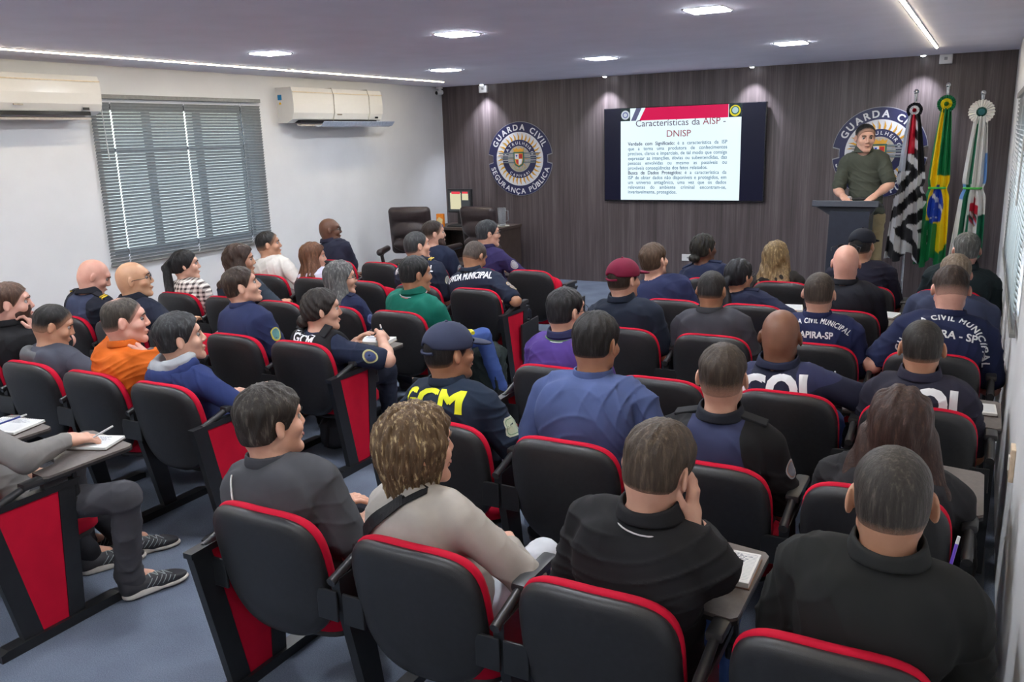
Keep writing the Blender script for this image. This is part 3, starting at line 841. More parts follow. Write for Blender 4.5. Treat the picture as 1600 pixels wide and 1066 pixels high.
    PEOPLE.append((root, topo, Nk, T, arms, H, M, SJ, P))
    return PEOPLE[-1]
# ------------------------------------------------------------------ room shell
XL, XR, YF, YB, ZC = -6.787, .176, 10.414, -2.6, 2.616
M_wall = mat_var('wall_paint', (.76, .765, .78), .5, 3, .03, .12, 60, bdist=.001)
M_ceil = mat_var('ceiling_paint', (.79, .78, .90), .75, 3, .03)
def carpet():
    m, nt, b = nodemat('carpet')
    n = noise(nt, 230, detail=5, rough=.85); n2 = noise(nt, 3.5, detail=5)
    r = ramp(nt, n.outputs['Fac'], [(.30, (.052, .066, .094)), (.70, (.215, .250, .325))])
    r2 = ramp(nt, n2.outputs['Fac'], [(.3, (.82, .82, .84)), (.7, (1.08, 1.08, 1.06))])
    mx = N(nt, 'ShaderNodeMixRGB', blend_type='MULTIPLY'); mx.inputs[0].default_value = 1
    nt.links.new(r.outputs[0], mx.inputs[1]); nt.links.new(r2.outputs[0], mx.inputs[2])
    nt.links.new(mx.outputs[0], b.inputs['Base Color']); b.inputs['Roughness'].default_value = .95
    b.inputs['Specular IOR Level'].default_value = .1
    bump(nt, b, n.outputs['Fac'], .6, .004); return m
def woodpanel():
    m, nt, b = nodemat('wood_laminate')
    n = noise(nt, 9, stretch=(1.6, 1, .035), detail=6, rough=.7); n2 = noise(nt, 70, stretch=(1.2, 1, .02), detail=4, rough=.7)
    r = ramp(nt, n.outputs['Fac'], [(.30, (.054, .042, .044)), (.5, (.098, .078, .080)), (.72, (.170, .142, .148))])
    r2 = ramp(nt, n2.outputs['Fac'], [(.3, (.68, .66, .66)), (.7, (1.25, 1.22, 1.2))])
    mx = N(nt, 'ShaderNodeMixRGB', blend_type='MULTIPLY'); mx.inputs[0].default_value = 1
    nt.links.new(r.outputs[0], mx.inputs[1]); nt.links.new(r2.outputs[0], mx.inputs[2])
    nt.links.new(mx.outputs[0], b.inputs['Base Color']); b.inputs['Roughness'].default_value = .42
    bump(nt, b, n2.outputs['Fac'], .15, .001); return m
M_carpet, M_wood = carpet(), woodpanel()
def struct(mb, name, mats, label=None, **k):
    o = mb.build(name, mats, None, **k); tag(o, label, None, None, 'structure'); return o
m = MB(); m.box(((XL+XR)/2, (YF+YB)/2, -.05), (XR-XL+.5, YF-YB+.5, .1)); struct(m, 'floor', M_carpet, 'blue grey carpet floor')
m = MB(); m.box(((XL+XR)/2, (YF+YB)/2, ZC+.05), (XR-XL+.5, YF-YB+.5, .1)); struct(m, 'ceiling', M_ceil, 'flat pale ceiling with square lights')
m = MB(); m.box(((XL+XR)/2, YF+.1, ZC/2), (XR-XL, .2, ZC)); struct(m, 'wall_front', M_wood, 'dark brown wood panelled front wall')
m = MB(); m.box(((XL+XR)/2, YB-.1, ZC/2), (XR-XL+.4, .2, ZC)); struct(m, 'wall_back', M_wall)
WY0, WY1, WZ0, WZ1 = 4.96, 6.80, .96, 2.30
m = MB(); x = XL-.1
m.box((x, (YB+WY0)/2, ZC/2), (.2, WY0-YB, ZC)); m.box((x, (WY1+YF)/2, ZC/2), (.2, YF-WY1, ZC))
m.box((x, (WY0+WY1)/2, WZ0/2), (.2, WY1-WY0, WZ0)); m.box((x, (WY0+WY1)/2, (WZ1+ZC)/2), (.2, WY1-WY0, ZC-WZ1))
struct(m, 'wall_left', M_wall, 'white left wall with a wide window')
RY0, RY1, RZ0, RZ1 = 4.35, 6.9, 1.05, 2.05
m = MB(); x = XR+.1
m.box((x, (YB+RY0)/2, ZC/2), (.2, RY0-YB, ZC)); m.box((x, (RY1+YF)/2, ZC/2), (.2, YF-RY1, ZC))
m.box((x, (RY0+RY1)/2, RZ0/2), (.2, RY1-RY0, RZ0)); m.box((x, (RY0+RY1)/2, (RZ1+ZC)/2), (.2, RY1-RY0, ZC-RZ1))
struct(m, 'wall_right', M_wall, 'white right wall seen almost edge on')
# baseboards
M_base = mat_var('baseboard_dark', (.05, .04, .036), .5)
m = MB(); m.box((XL+.006, (YB+YF)/2, .035), (.012, YF-YB-.02, .07)); struct(m, 'baseboard_left', M_wall)
# windows: frame, glass panes, sash bars
M_alu = mat_var('window_aluminium', (.10, .10, .11), .4, 20, .05, metal=.3)
def glassm():
    m, nt, b = nodemat('window_glass'); b.inputs['Transmission Weight'].default_value = 1; b.inputs['Roughness'].default_value = .0; b.inputs['IOR'].default_value = 1.1
    b.inputs['Base Color'].default_value = (.85, .93, .95, 1); return m
M_glass = glassm()
def window(name, x, y0, y1, z0, z1, n, label):
    m = MB(); t = .05
    for z in (z0+t/2, z1-t/2): m.box((x, (y0+y1)/2, z), (.06, y1-y0, t))
    for i in range(n+1): m.box((x, y0+t/2+(y1-y0-t)*i/n, (z0+z1)/2), (.06, t, z1-z0-2*t))
    m.box((x, (y0+y1)/2, z0+(z1-z0)*.70), (.05, y1-y0-2*t, .03))
    o = struct(m, name, M_alu, label)
    g = MB(); g.box((x, (y0+y1)/2, (z0+z1)/2), (.006, y1-y0-.08, z1-z0-.08)); g.build('pane', M_glass, o)
    return o
window('window_1', XL-.15, WY0, WY1, WZ0, WZ1, 3, 'wide window behind the grey blind on the left wall')
window('window_2', XR+.15, RY0, RY1, RZ0, RZ1, 3, 'window behind the blind on the right wall')
# venetian blinds
def slatm(name, c):
    m, nt, b = nodemat(name); b.inputs['Base Color'].default_value = (*c, 1); b.inputs['Roughness'].default_value = .45
    n = noise(nt, 30); r = ramp(nt, n.outputs['Fac'], [(.3, sc(c, .93)), (.7, sc(c, 1.07))]); nt.links.new(r.outputs[0], b.inputs['Base Color'])
    tr = N(nt, 'ShaderNodeBsdfTranslucent'); tr.inputs['Color'].default_value = (.45, .50, .52, 1)
    mx = N(nt, 'ShaderNodeMixShader'); mx.inputs[0].default_value = .12
    out = nt.nodes['Material Output']; nt.links.new(b.outputs[0], mx.inputs[1]); nt.links.new(tr.outputs[0], mx.inputs[2]); nt.links.new(mx.outputs[0], out.inputs['Surface'])
    return m
M_slat = slatm('blind_slat_grey', (.26, .27, .27))
def blind(x, y0, y1, z0, z1, side, label, tilt=57, pitch=.0275, wd=.031, name='venetian_blind'):
    root = empty(name, (x, (y0+y1)/2, z0)); tag(root, label, 'blind')
    W = y1-y0; H = z1-z0
    m = MB(); m.box((0, 0, H-.018), (.034, W, .036), 0, None, .004); m.build('head_rail', mat_var('blind_rail', (.22, .22, .21), .4, metal=.2), root)
    m = MB(); m.box((0, 0, .010), (.026, W-.01, .018), 0, None, .004); m.build('bottom_rail', mat_var('blind_rail', (.22, .22, .21), .4), root)
    m = MB(); n = int((H-.06)/pitch); a = R_(tilt)
    for i in range(n):
        z = .032+i*pitch
        # slightly crowned slat, three long strips
        pr = [(-wd/2, 0), (-wd/6, .0018), (wd/6, .0018), (wd/2, 0)]
        q = [(side*(p*math.cos(a))-side*h*math.sin(a), p*math.sin(a)+h*math.cos(a)) for p, h in pr]
        cuts = [-W/2+.004]+[-W/2+W*f_+d_ for f_ in (.10, .5, .86) for d_ in (-.006, .006)]+[W/2-.004]      # route holes of the ladder cords
        for c_ in range(0, 8, 2):
            vs = [(p[0], yy, z+p[1]) for yy in (cuts[c_], cuts[c_+1]) for p in q]
            m.add(vs, [(k, k+1, 5+k, 4+k) for k in range(3)])
    o = m.build('slats', M_slat, root); tag(o, None, None, None, 'stuff')
    for f in (.10, .5, .86):
        m = MB(); y = -W/2+W*f
        for sx in (-.014, .014): m.tube([(sx, y, H-.03), (sx, y, .01)], .0010, 5)
        m.build('ladder_cord', mat_var('cord_white', (.6, .6, .6), .7), root)
    m = MB(); m.tube([(side*.03, -W/2+.09, H-.03), (side*.035, -W/2+.10, H-.55)], .004, 8); m.build('tilt_wand', mat_var('wand_clear', (.6, .62, .62), .3), root)
    return root
blind(XL+.035, 4.88, 6.87, .885, 2.372, 1, 'grey horizontal slat blind covering the left wall window')
blind(XR-.020, 4.2, 7.25, .985, 2.10, -1, 'pale slat blind on the right wall beside the flags', tilt=60)
# daylight outside: sky
w = bpy.data.worlds.new('sky'); SC.world = w; w.use_nodes = True; nt = w.node_tree
bg = nt.nodes['Background']; sky = N(nt, 'ShaderNodeTexSky'); sky.sky_type = 'NISHITA' if hasattr(sky, 'sun_disc') else sky.sky_type
try:
    sky.sun_disc = False; sky.sun_elevation = R_(50); sky.sun_rotation = R_(120); sky.air_density = 1.2; sky.dust_density = 2.0
except Exception: pass
mxs = N(nt, 'ShaderNodeMixRGB'); mxs.inputs[0].default_value = .72; mxs.inputs[2].default_value = (.62, .66, .70, 1); nt.links.new(sky.outputs[0], mxs.inputs[1]); nt.links.new(mxs.outputs[0], bg.inputs['Color']); bg.inputs['Strength'].default_value = 2.2

# ------------------------------------------------------------------ ceiling lights
M_led = mat_emit('led_panel', (.90, .945, 1.0), 145)
M_white = mat_var('white_plastic', (.75, .75, .74), .35, 20, .02)
def panel(x, y, s, label, big=False):
    root = empty('ceiling_light', (x, y, ZC)); tag(root, label, 'ceiling light', 'square lights set in the ceiling')
    m = MB(); t = .012
    for a, b, c, d in ((0, s/2, s+t, t), (0, -s/2, s+t, t), (s/2, 0, t, s+t), (-s/2, 0, t, s+t)): m.box((a, b, -.002), (c, d, .004))
    m.build('frame', M_white, root)
    m = MB(); m.box((0, 0, -.004), (s-.012, s-.012, .008)); m.build('diffuser', M_led, root)
    return root
for i, (x, y, s, l) in enumerate([(-5.10, 5.36, .235, 'square ceiling light nearest the window blind'), (-3.32, 5.33, .235, 'square ceiling light in the middle row, above the aisle'),
        (-5.08, 7.90, .24, 'square ceiling light close to the left front corner'), (-3.33, 7.92, .24, 'square ceiling light in front of the television'),
        (-1.56, 5.36, .235, 'square ceiling light cut closest by the top edge of the photo'), (-1.56, 7.88, .24, 'square ceiling light nearest the flags and lectern'),
        (-5.1, 2.8, .235, None), (-3.33, 2.8, .235, None), (-1.56, 2.8, .235, None), (-5.1, .25, .235, None), (-3.33, .25, .235, None), (-1.56, .25, .235, None)]):
    panel(x, y, s, l or 'square ceiling light behind the camera')
M_strip = mat_emit('led_strip', (1.0, .86, .60), 36)
for x, l in ((XL+.697, 'long thin light strip along the left side of the ceiling'), (XR-.697, 'thin light strip on the right side of the ceiling')):
    root = empty('light_strip', (x, 4.0, ZC)); tag(root, l, 'light strip')
    L0, L1 = -2.0, YF-1.009
    m = MB(); 
    for sx in (-.014, .014): m.box((sx, (L0+L1)/2-4, -.003), (.004, L1-L0, .006))
    m.build('channel', M_white, root)
    m = MB(); m.box((0, (L0+L1)/2-4, -.006), (.016, L1-L0-.01, .012)); m.build('diffuser', M_strip, root)
M_spot = mat_emit('spot_lens', (.9, .93, 1.0), 30)
for i, (x, y, l) in enumerate([(-6.05, 10.27, 'small round spotlight in the left front corner'), (-4.27, 10.27, 'small round spotlight above the left part of the television'), (-2.46, 10.27, 'small round spotlight between television and lectern'), (-.69, 10.25, 'small round spotlight above the striped flag')]):
    root = empty('spotlight', (x, y, ZC)); tag(root, l, 'spotlight', 'round spotlights along the front wall')
    m = MB(); m.cyl((0, 0, 0), (0, 0, -.012), .040, .036, 20); m.build('housing', M_white, root, smooth=True)
    m = MB(); m.sphere((0, 0, -.012), (.024, .024, .010), 14); m.build('lens', M_spot, root, smooth=True)
    la = bpy.data.lights.new('spot_beam', 'SPOT'); la.energy = 85; la.spot_size = R_(88); la.spot_blend = .9; la.shadow_soft_size = .02; la.color = (.82, .87, 1.0)
    lo = bpy.data.objects.new('spot_beam', la); COL.objects.link(lo); lo.parent = root; lo.location = (0, 0, -.03)
# emergency light plates and camera
for x, z, l in ((-6.09, 2.555, 'white square fixture high on the wood wall in the left corner'), (-.48, 2.565, 'white square fixture high on the wood wall above the green and yellow flag')):
    root = empty('wall_fixture', (x, YF, z)); tag(root, l, 'fixture')
    m = MB(); m.box((0, -.028, 0), (.125, .05, .095), 0, None, .006); m.build('housing', M_white, root)
    m = MB(); m.box((.0, -.055, .005), (.03, .004, .03)); m.build('indicator', mat_var('grey_plastic', (.3, .3, .3), .4), root)
root = empty('security_camera', (-6.71, 10.25, ZC)); tag(root, 'small white security camera in the left front ceiling corner', 'camera')
m = MB(); m.cyl((0, 0, 0), (0, 0, -.03), .045, .045, 20); m.cyl((0, 0, -.03), (0, 0, -.06), .015, .015, 12); m.build('mount', M_white, root, smooth=True)
m = MB(); m.cyl((.02, .03, -.075), (-.01, -.06, -.085), .030, .030, 20); m.build('body', M_white, root, smooth=True)
m = MB(); m.cyl((-.01, -.06, -.085), (-.012, -.068, -.0857), .024, .022, 20); m.build('lens', mat_var('black_gloss', (.01, .01, .012), .1), root, smooth=True)

# ------------------------------------------------------------------ air conditioners
def aircon(y0, y1, zt, zb, label, deflector):
    root = empty('air_conditioner', (XL, (y0+y1)/2, zb)); tag(root, label, 'air conditioner')
    W = y1-y0; H = zt-zb; D = .24
    prof = [(0, 0), (D*.55, 0), (D*.86, H*.10), (D*.97, H*.28), (D, H*.55), (D*.97, H*.85), (D*.90, H), (0, H)]
    m = MB(); m.prism(prof, 'y', -W/2, W/2) if False else m.add([(p[0], s_*W/2, p[1]) for s_ in (-1, 1) for p in prof], [list(range(8)), list(range(8, 16))[::-1]]+[(i, 8+i, 8+(i+1) % 8, (i+1) % 8) for i in range(8)])
    m.build('housing', mat_var('aircon_plastic', (.72, .71, .69), .16, 20, .01), root)
    m = MB(); m.box((D*.80, 0, H*.045), (.05, W*.86, .016), 0, Matrix.Rotation(R_(12), 4, 'Y')); m.build('louver', mat_var('aircon_louver', (.55, .50, .45), .35), root)
    m = MB(); m.box((D*.70, 0, .012), (.10, W*.86, .03)); m.build('outlet', mat_var('black_gloss', (.01, .01, .012), .1), root)
    m = MB(); m.box((D*.985+.003, 0, H*.86), (.006, W-.004, .008)); m.build('front_seam', mat_var('aircon_gold', (.72, .60, .42), .3), root)
    m = MB(); m.box((D*.985+.001, -W*.02 if deflector else W*.02, H*.24), (.006, .075, .014)); m.build('badge', mat_var('badge_grey', (.32, .28, .22), .3, metal=.5), root)
    m = MB(); m.box((D*.965, W*.42 if deflector else W*.40, H*.16), (.012, .05, .02)); m.build('receiver', mat_var('black_gloss', (.01, .01, .012), .1), root)
    if deflector:
        for yy in (-.08, .33):
            m = MB(); m.tube([(.01, W*yy, H+.004), (D*.92, W*yy, H+.004), (D+.006, W*yy, H*.80), (D+.006, W*yy, H*.3), (D*.88, W*yy, H*.05)], .006, 6); m.build('strap', mat_var('strap_beige', (.55, .52, .48), .5), root, smooth=True)
        m = MB(); pr = [(D*.95, .005), (D*1.16, -.015), (D*1.38, -.005), (D*1.55, .04)]; y0_, y1_ = -W*.30, W*.53
        vs = [(p[0], yy, p[1]-.035) for yy in (y0_, y1_) for p in pr]+[(p[0], yy, p[1]-.030) for yy in (y0_, y1_) for p in pr]
        m.add(vs, [(k, k+1, 5+k, 4+k) for k in range(3)]+[(8+k, 12+k, 13+k, 9+k) for k in range(3)]+[(0, 4, 12, 8), (3, 11, 15, 7)]+[(k, 8+k, 9+k, k+1) for k in range(3)]+[(4+k, 5+k, 13+k, 12+k) for k in range(3)])
        m.build('deflector', mat_var('deflector_blue', (.50, .56, .68), .2), root)
        m = MB(); m.box((.05, -W/2-.001, H*.72), (.055, .003, .055), 0); m.box((.05, -W/2-.001, H*.60), (.05, .003, .03), 1); m.box((.052, -W/2-.001, H*.55), (.028, .0045, .022), 2)
        m.build('energy_label', [mat_var('label_blue', (.01, .22, .50), .5), mat_var('label_white', (.7, .7, .7), .5), mat_var('label_yellow', (.75, .45, .02), .5)], root)
    return root
aircon(3.34, 4.86, 2.50, 2.19, 'white wall air conditioner cut by the left edge of the photo', False)
aircon(7.16, 8.72, 2.50, 2.13, 'white wall air conditioner with deflector, right of the blind', True)

# ------------------------------------------------------------------ emblems on the front wall
M_navy = mat_var('emblem_navy', (.020, .022, .085), .35, 20, .03); M_ewhite = mat_var('emblem_white', (.78, .78, .80), .4, 20, .02)
M_gold = mat_var('emblem_gold', (.70, .36, .03), .45, 20, .05); M_egrey = mat_var('emblem_grey', (.18, .21, .22), .4, 20, .05)
M_ered = mat_var('emblem_red', (.50, .02, .02), .4); M_eblue = mat_var('emblem_blue', (.02, .06, .45), .4); M_egreen = mat_var('emblem_green', (.05, .15, .10), .4)
M_edge = mat_var('emblem_edge', (.35, .35, .37), .3)
def disc(m, r, y0, y1, mi=0, n=64, r0=None, notch=None):
    """ring or disc facing -y, between depths y0 (wall side) and y1 (viewer side)"""
    pts = []
    def rad(a):
        if notch and (abs(math.sin(a-notch[0])) < notch[1]): return notch[2]
        return r
    N_ = n*4 if notch else n
    out = [(rad(2*PI*k/N_)*math.cos(2*PI*k/N_), rad(2*PI*k/N_)*math.sin(2*PI*k/N_)) for k in range(N_)]
    if r0 is None:
        m.prism(out, 'y', y0, y1, mi)
    else:
        inn = [(r0*math.cos(2*PI*k/N_), r0*math.sin(2*PI*k/N_)) for k in range(N_)]
        b = [(p[0], y1, p[1]) for p in out]+[(p[0], y1, p[1]) for p in inn]+[(p[0], y0, p[1]) for p in out]
        m.add(b, [(k, (k+1) % N_, N_+(k+1) % N_, N_+k) for k in range(N_)]+[(k, 2*N_+k, 2*N_+(k+1) % N_, (k+1) % N_) for k in range(N_)], mi)
def ring_text(m, txt, R, size, a0, a1, mi, depth, inward=False, bold=.03):
    n = len(txt); cw = []
    G = []
    for ch in txt:
        if ch == ' ': G.append(None); cw.append(.45*size); continue
        v, f = text_geo(ch, size, bold, 'LEFT'); x0, x1 = text_width(v); G.append((v, f, (x0+x1)/2)); cw.append(x1-x0+.10*size)
    tot = sum(cw); x = 0
    for g, w_ in zip(G, cw):
        t = (x+w_/2)/tot; x += w_; a = R_(a0+(a1-a0)*t)
        if g is None: continue
        v, f, c = g; vs = []
        for p in v:
            px, py = p.x-c, p.y
            if inward: rr = R-py; vs.append((rr*math.cos(a)-px*math.sin(a), depth-p.z, rr*math.sin(a)+px*math.cos(a)))
            else: rr = R+py; vs.append((rr*math.cos(a)+px*math.sin(a), depth-p.z, rr*math.sin(a)-px*math.cos(a)))
        m.add(vs, f, mi)
def emblem(x, z, label):
    R = .485
    root = empty('wall_emblem', (x, YF, z)); tag(root, label, 'emblem', 'round civil guard emblems on the wood wall')
    m = MB(); disc(m, R+.006, 0, -.012, 0, 64, None, (0, .115, R*.865)); m.build('backing_plate', M_edge, root)
    m = MB(); disc(m, R, -.012, -.020, 0, 64, None, (0, .125, R*.85)); m.build('outer_ring', M_navy, root)
    m = MB(); disc(m, R*.735, -.020, -.024); m.build('white_field', M_ewhite, root)
    m = MB()
    for k in range(32):
        a = 2*PI*k/32+.04; r0, r1 = R*.50, R*.71; d = .034; pts = []
        for (rr, da) in ((r0, -d*1.3), ((r0+r1)/2, -d*1.5), (r1, .03), ((r0+r1)/2, d*.6), (r0, d*1.3)): pts.append((rr*math.cos(a+da), rr*math.sin(a+da)))
        m.prism(pts, 'y', -.024, -.028)
    m.build('sun_rays', M_gold, root)
    m = MB(); disc(m, R*.525, -.024, -.032); m.build('inner_disc', M_navy, root)
    m = MB(); disc(m, R*.355, -.032, -.034); m.build('inner_field', mat_var('emblem_pale', (.45, .42, .36), .4), root)
    m = MB()
    for k in range(16):
        a = 2*PI*k/16; m.prism([(R*.15*math.cos(a-.1), R*.15*math.sin(a-.1)), (R*.34*math.cos(a), R*.34*math.sin(a)), (R*.15*math.cos(a+.1), R*.15*math.sin(a+.1))], 'y', -.034, -.036)
    m.build('inner_rays', M_gold, root)
    m = MB()
    for sg in (-1, 1):
        for j, (w_, zz) in enumerate(((.30, .075), (.285, .045), (.27, .015), (.255, -.015), (.235, -.045))):
            m.prism([(sg*.04, zz-.012), (sg*(w_), zz-.013+.006), (sg*(w_+.012), zz+.008), (sg*.04, zz+.012)], 'y', -.036, -.042, 0 if j % 2 == 0 else 1)
    m.build('wings', [M_egrey, M_edge], root)
    m = MB(); sh = [(-.062, .075), (.062, .075), (.062, -.02), (.045, -.065), (0, -.09), (-.045, -.065), (-.062, -.02)]
    m.prism([(p[0]*1.3, p[1]*1.25) for p in sh], 'y', -.042, -.047, 0); m.prism(sh, 'y', -.047, -.050, 1)
    m.prism([(-.058, .070), (0, .070), (0, .0), (-.058, 0)], 'y', -.050, -.052, 4); m.prism([(0, 0), (.058, 0), (.040, -.06), (0, -.08)], 'y', -.050, -.052, 4)
    m.prism([(.008, .065), (.055, .065), (.055, .008), (.008, .008)], 'y', -.050, -.053, 2); m.prism([(-.045, -.010), (-.006, -.010), (-.006, -.07), (-.035, -.055)], 'y', -.050, -.053, 2); m.prism([(-.045, .055), (-.015, .055), (-.03, .02)], 'y', -.052, -.054, 3)
    m.build('shield', [M_egreen, M_gold, M_ered, M_eblue, M_ewhite], root)
    m = MB(); m.prism([(-.07, .095), (.07, .095), (.085, .145), (.055, .125), (.035, .150), (.012, .128), (-.012, .128), (-.035, .150), (-.055, .125), (-.085, .145)], 'y', -.044, -.052); m.build('crown', M_gold, root)
    m = MB()
    for k in range(9):
        t = -.9+1.8*k/8; m.prism([(.11*math.sin(t)+.012*math.cos(k), -.055-.075*math.cos(t)), (.11*math.sin(t)+.03, -.07-.075*math.cos(t)), (.11*math.sin(t)-.005, -.10-.075*math.cos(t)+.01)], 'y', -.040, -.045)
    m.build('laurel', mat_var('emblem_laurel', (.42, .40, .25), .5), root)
    m = MB(); ring_text(m, 'GUARDA CIVIL', R*.785, .108, 158, 22, 0, -.0215, bold=.035); m.build('upper_lettering', M_ewhite, root)
    m = MB(); ring_text(m, 'SEGURANÇA PÚBLICA', R*.955, .098, 194, 346, 0, -.0215, True, .030); m.build('lower_lettering', M_ewhite, root)
    m = MB(); ring_text(m, 'PATRULHEIRO', R*.400, .056, 168, 12, 0, -.0335, bold=.02); m.build('inner_upper_lettering', M_ewhite, root)
    m = MB(); ring_text(m, 'CAPIVARI', R*.500, .052, 228, 312, 0, -.0335, True, .02); m.build('inner_lower_lettering', M_ewhite, root)
emblem(-5.565, 1.62, 'round civil guard emblem on the wood wall, between desk and television, fully visible')
emblem(-1.07, 1.62, 'round civil guard emblem on the wood wall partly hidden behind the speaker and flag')

# ------------------------------------------------------------------ television with slide
TX, TZ, TW = -4.314, 1.9+.3209, 2.022; TH = TW*.5685
tv = empty('television', (TX+TW/2, YF-.08, TZ-TH/2)); tag(tv, 'large wall mounted television showing a lecture slide in the middle of the wood wall', 'television')
m = MB(); m.box((0, .035, 0), (TW, .05, TH), 0, None, .006); m.build('housing', mat_var('tv_black', (.012, .012, .016), .25), tv)
m = MB(); m.box((0, .068, 0), (.5, .018, .4)); m.build('wall_bracket', mat_var('black_metal', (.012, .012, .013), .45), tv)
m = MB(); m.box((0, .008, .004), (TW-.022, .004, TH-.026)); m.build('screen', mat_emit('tv_screen', (.008, .009, .028), .6), tv)
PX0, PX1, PZ0, PZ1 = -TW/2+.228, -TW/2+TW*.858, -TH/2+.018, TH/2-.010
def flat(m, x0, x1, z0, z1, y, mi=0): m.add([(x0, y, z0), (x1, y, z0), (x1, y, z1), (x0, y, z1)], [(0, 1, 2, 3)], mi)
E_page = mat_emit('slide_page', (.66, .79, .85), 1.0); E_red = mat_emit('slide_red', (.62, .0, .07), .85); E_grey = mat_emit('slide_grey', (.11, .12, .22), .8)
E_txt = mat_emit('slide_text_blue', (.05, .17, .30), .6); E_txt2 = mat_emit('slide_text_dark', (.02, .04, .12), .6); E_tit = mat_emit('slide_title', (.10, .07, .13), .7); E_ttr = mat_emit('slide_title_red', (.32, .05, .08), .7)
m = MB(); flat(m, PX0, PX1, PZ0, PZ1, .0055); m.build('slide_page', E_page, tv)
hz = PZ1-.150; m = MB()
m.add([(PX0+.245, .0045, hz), (PX1-.155, .0045, hz), (PX1-.155, .0045, PZ1), (PX0+.325, .0045, PZ1)], [(0, 1, 2, 3)], 0)
m.add([(PX0+.135, .0045, hz), (PX0+.20, .0045, hz), (PX0+.275, .0045, PZ1), (PX0+.205, .0045, PZ1)], [(0, 1, 2, 3)], 1)
flat(m, PX0, PX0+.125, hz, PZ1, .0045, 2); flat(m, PX1-.15, PX1, hz, PZ1, .0045, 2)
m.build('slide_header', [E_red, E_grey, mat_emit('slide_navy', (.01, .03, .03), .6)], tv)
m = MB()
def edisc(m, cx, cz, r, y, mi, n=28): m.add([(cx+r*math.cos(2*PI*k/n), y, cz+r*math.sin(2*PI*k/n)) for k in range(n)], [list(range(n))], mi)
cx, cz = PX0+.062, hz+.072
edisc(m, cx, cz, .056, .0038, 0); edisc(m, cx, cz, .036, .0034, 1); edisc(m, cx, cz, .024, .0030, 0)
cx = PX1-.075
edisc(m, cx, cz, .064, .0038, 3); edisc(m, cx, cz+.004, .048, .0034, 4); edisc(m, cx, cz+.006, .036, .0030, 5)
m.build('slide_logos', [mat_emit('logo_pale', (.45, .5, .55), .9), mat_emit('logo_blue', (.10, .11, .30), .8), E_grey, mat_emit('logo_yellow', (.65, .55, .02), .9), mat_emit('logo_green', (.02, .10, .05), .8), mat_emit('logo_sky', (.35, .50, .50), .9)], tv)
m = MB()
def put(m, txt, x, z, size, mi, bold=0.0, align='LEFT', y=.0022, sx=1.0):
    v, f = text_geo(txt, size, bold, align if align != 'CENTER' else 'LEFT'); x0, x1 = text_width(v)
    if align == 'CENTER': x = x-(x1-x0)*sx/2-x0*sx
    m.add([(x+p.x*sx, y-p.z, z+p.y) for p in v], f, mi); return (x1)*sx
mid = (PX0+PX1)/2; mw = PX1-PX0
v, f = text_geo('Características da AISP -', .112, .002, 'LEFT'); k = (mw*.745)/(text_width(v)[1]-text_width(v)[0])
x = PX0+mw*.13
x += put(m, 'Características da ', x, hz-.072, .112, 0, .002, sx=k)+.035
x += put(m, 'AISP ', x, hz-.072, .112, 1, .002, sx=k)+.03
put(m, '-', x, hz-.072, .112, 0, .002, sx=k); m.build('text_line', [E_tit, E_ttr, E_txt, E_txt2], tv); m = MB()
put(m, 'DNISP', mid, hz-.205, .112, 1, .002, 'CENTER', sx=k); m.build('text_line', [E_tit, E_ttr, E_txt, E_txt2], tv)
lines = [('Verdade com Significado:|é a característica da ISP', 1), ('que a torna uma produtora de conhecimentos', 1), ('precisos, claros e imparciais, de tal modo que consiga', 1), ('expressar as intenções, óbvias ou subentendidas, das', 1), ('pessoas envolvidas ou mesmo as possíveis ou', 1), ('prováveis conseqüências dos fatos relatados.', 0),
         ('Busca de Dados Protegidos:|é a característica da', 1), ('ISP de obter dados não disponíveis e protegidos, em', 1), ('um universo antagônico, uma vez que os dados', 1), ('relevantes do ambiente criminal encontram-se,', 1), ('invariavelmente, protegidos.', 0)]
lx0, lx1 = PX0+mw*.065, PX0+mw*.895; z = hz-.300; dz = .0592
for tx, just in lines:
    bold_, rest = tx.split('|') if '|' in tx else (None, tx)
    words = ([(w_, 3) for w_ in bold_.split()] if bold_ else [])+[(w_, 2) for w_ in rest.split()]
    G = []
    for w_, mi in words:
        v, f = text_geo(w_, .060, .020 if mi == 3 else .010, 'LEFT'); G.append((v, f, text_width(v)[1]*.93, mi))
    tot = sum(g[2] for g in G); gap = (lx1-lx0-tot)/max(len(G)-1, 1) if just else .020
    if gap < .006:
        kk = (lx1-lx0-.008*(len(G)-1))/tot; gap = .008
    else: kk = 1
    x = lx0; m = MB()
    for v, f, w_, mi in G:
        m.add([(x+p.x*.93*kk, .0022-p.z, z+p.y) for p in v], f, mi); x += w_*kk+gap
    z -= dz; m.build('text_line', [E_tit, E_ttr, E_txt, E_txt2], tv)
# wall socket plate
root = empty('wall_outlet', (-3.23, YF, .37)); tag(root, 'white outlet plate low on the wood wall behind the seats', 'outlet')
m = MB(); m.box((0, -.006, 0), (.125, .012, .085), 0, None, .004); m.build('plate', M_white, root)
m = MB(); m.box((.02, -.014, 0), (.03, .006, .02)); m.build('socket', mat_var('grey_plastic', (.3, .3, .3), .4), root)
root = empty('light_switch', (XR, 3.4, .70)); tag(root, 'white switch plate with orange edge low on the right wall', 'switch')
m = MB(); m.box((-.008, 0, 0), (.016, .085, .125), 0, None, .004); m.build('plate', mat_var('switch_cream', (.70, .55, .40), .4), root)
m = MB(); m.box((-.018, 0, 0), (.006, .03, .05)); m.build('rocker', M_white, root)
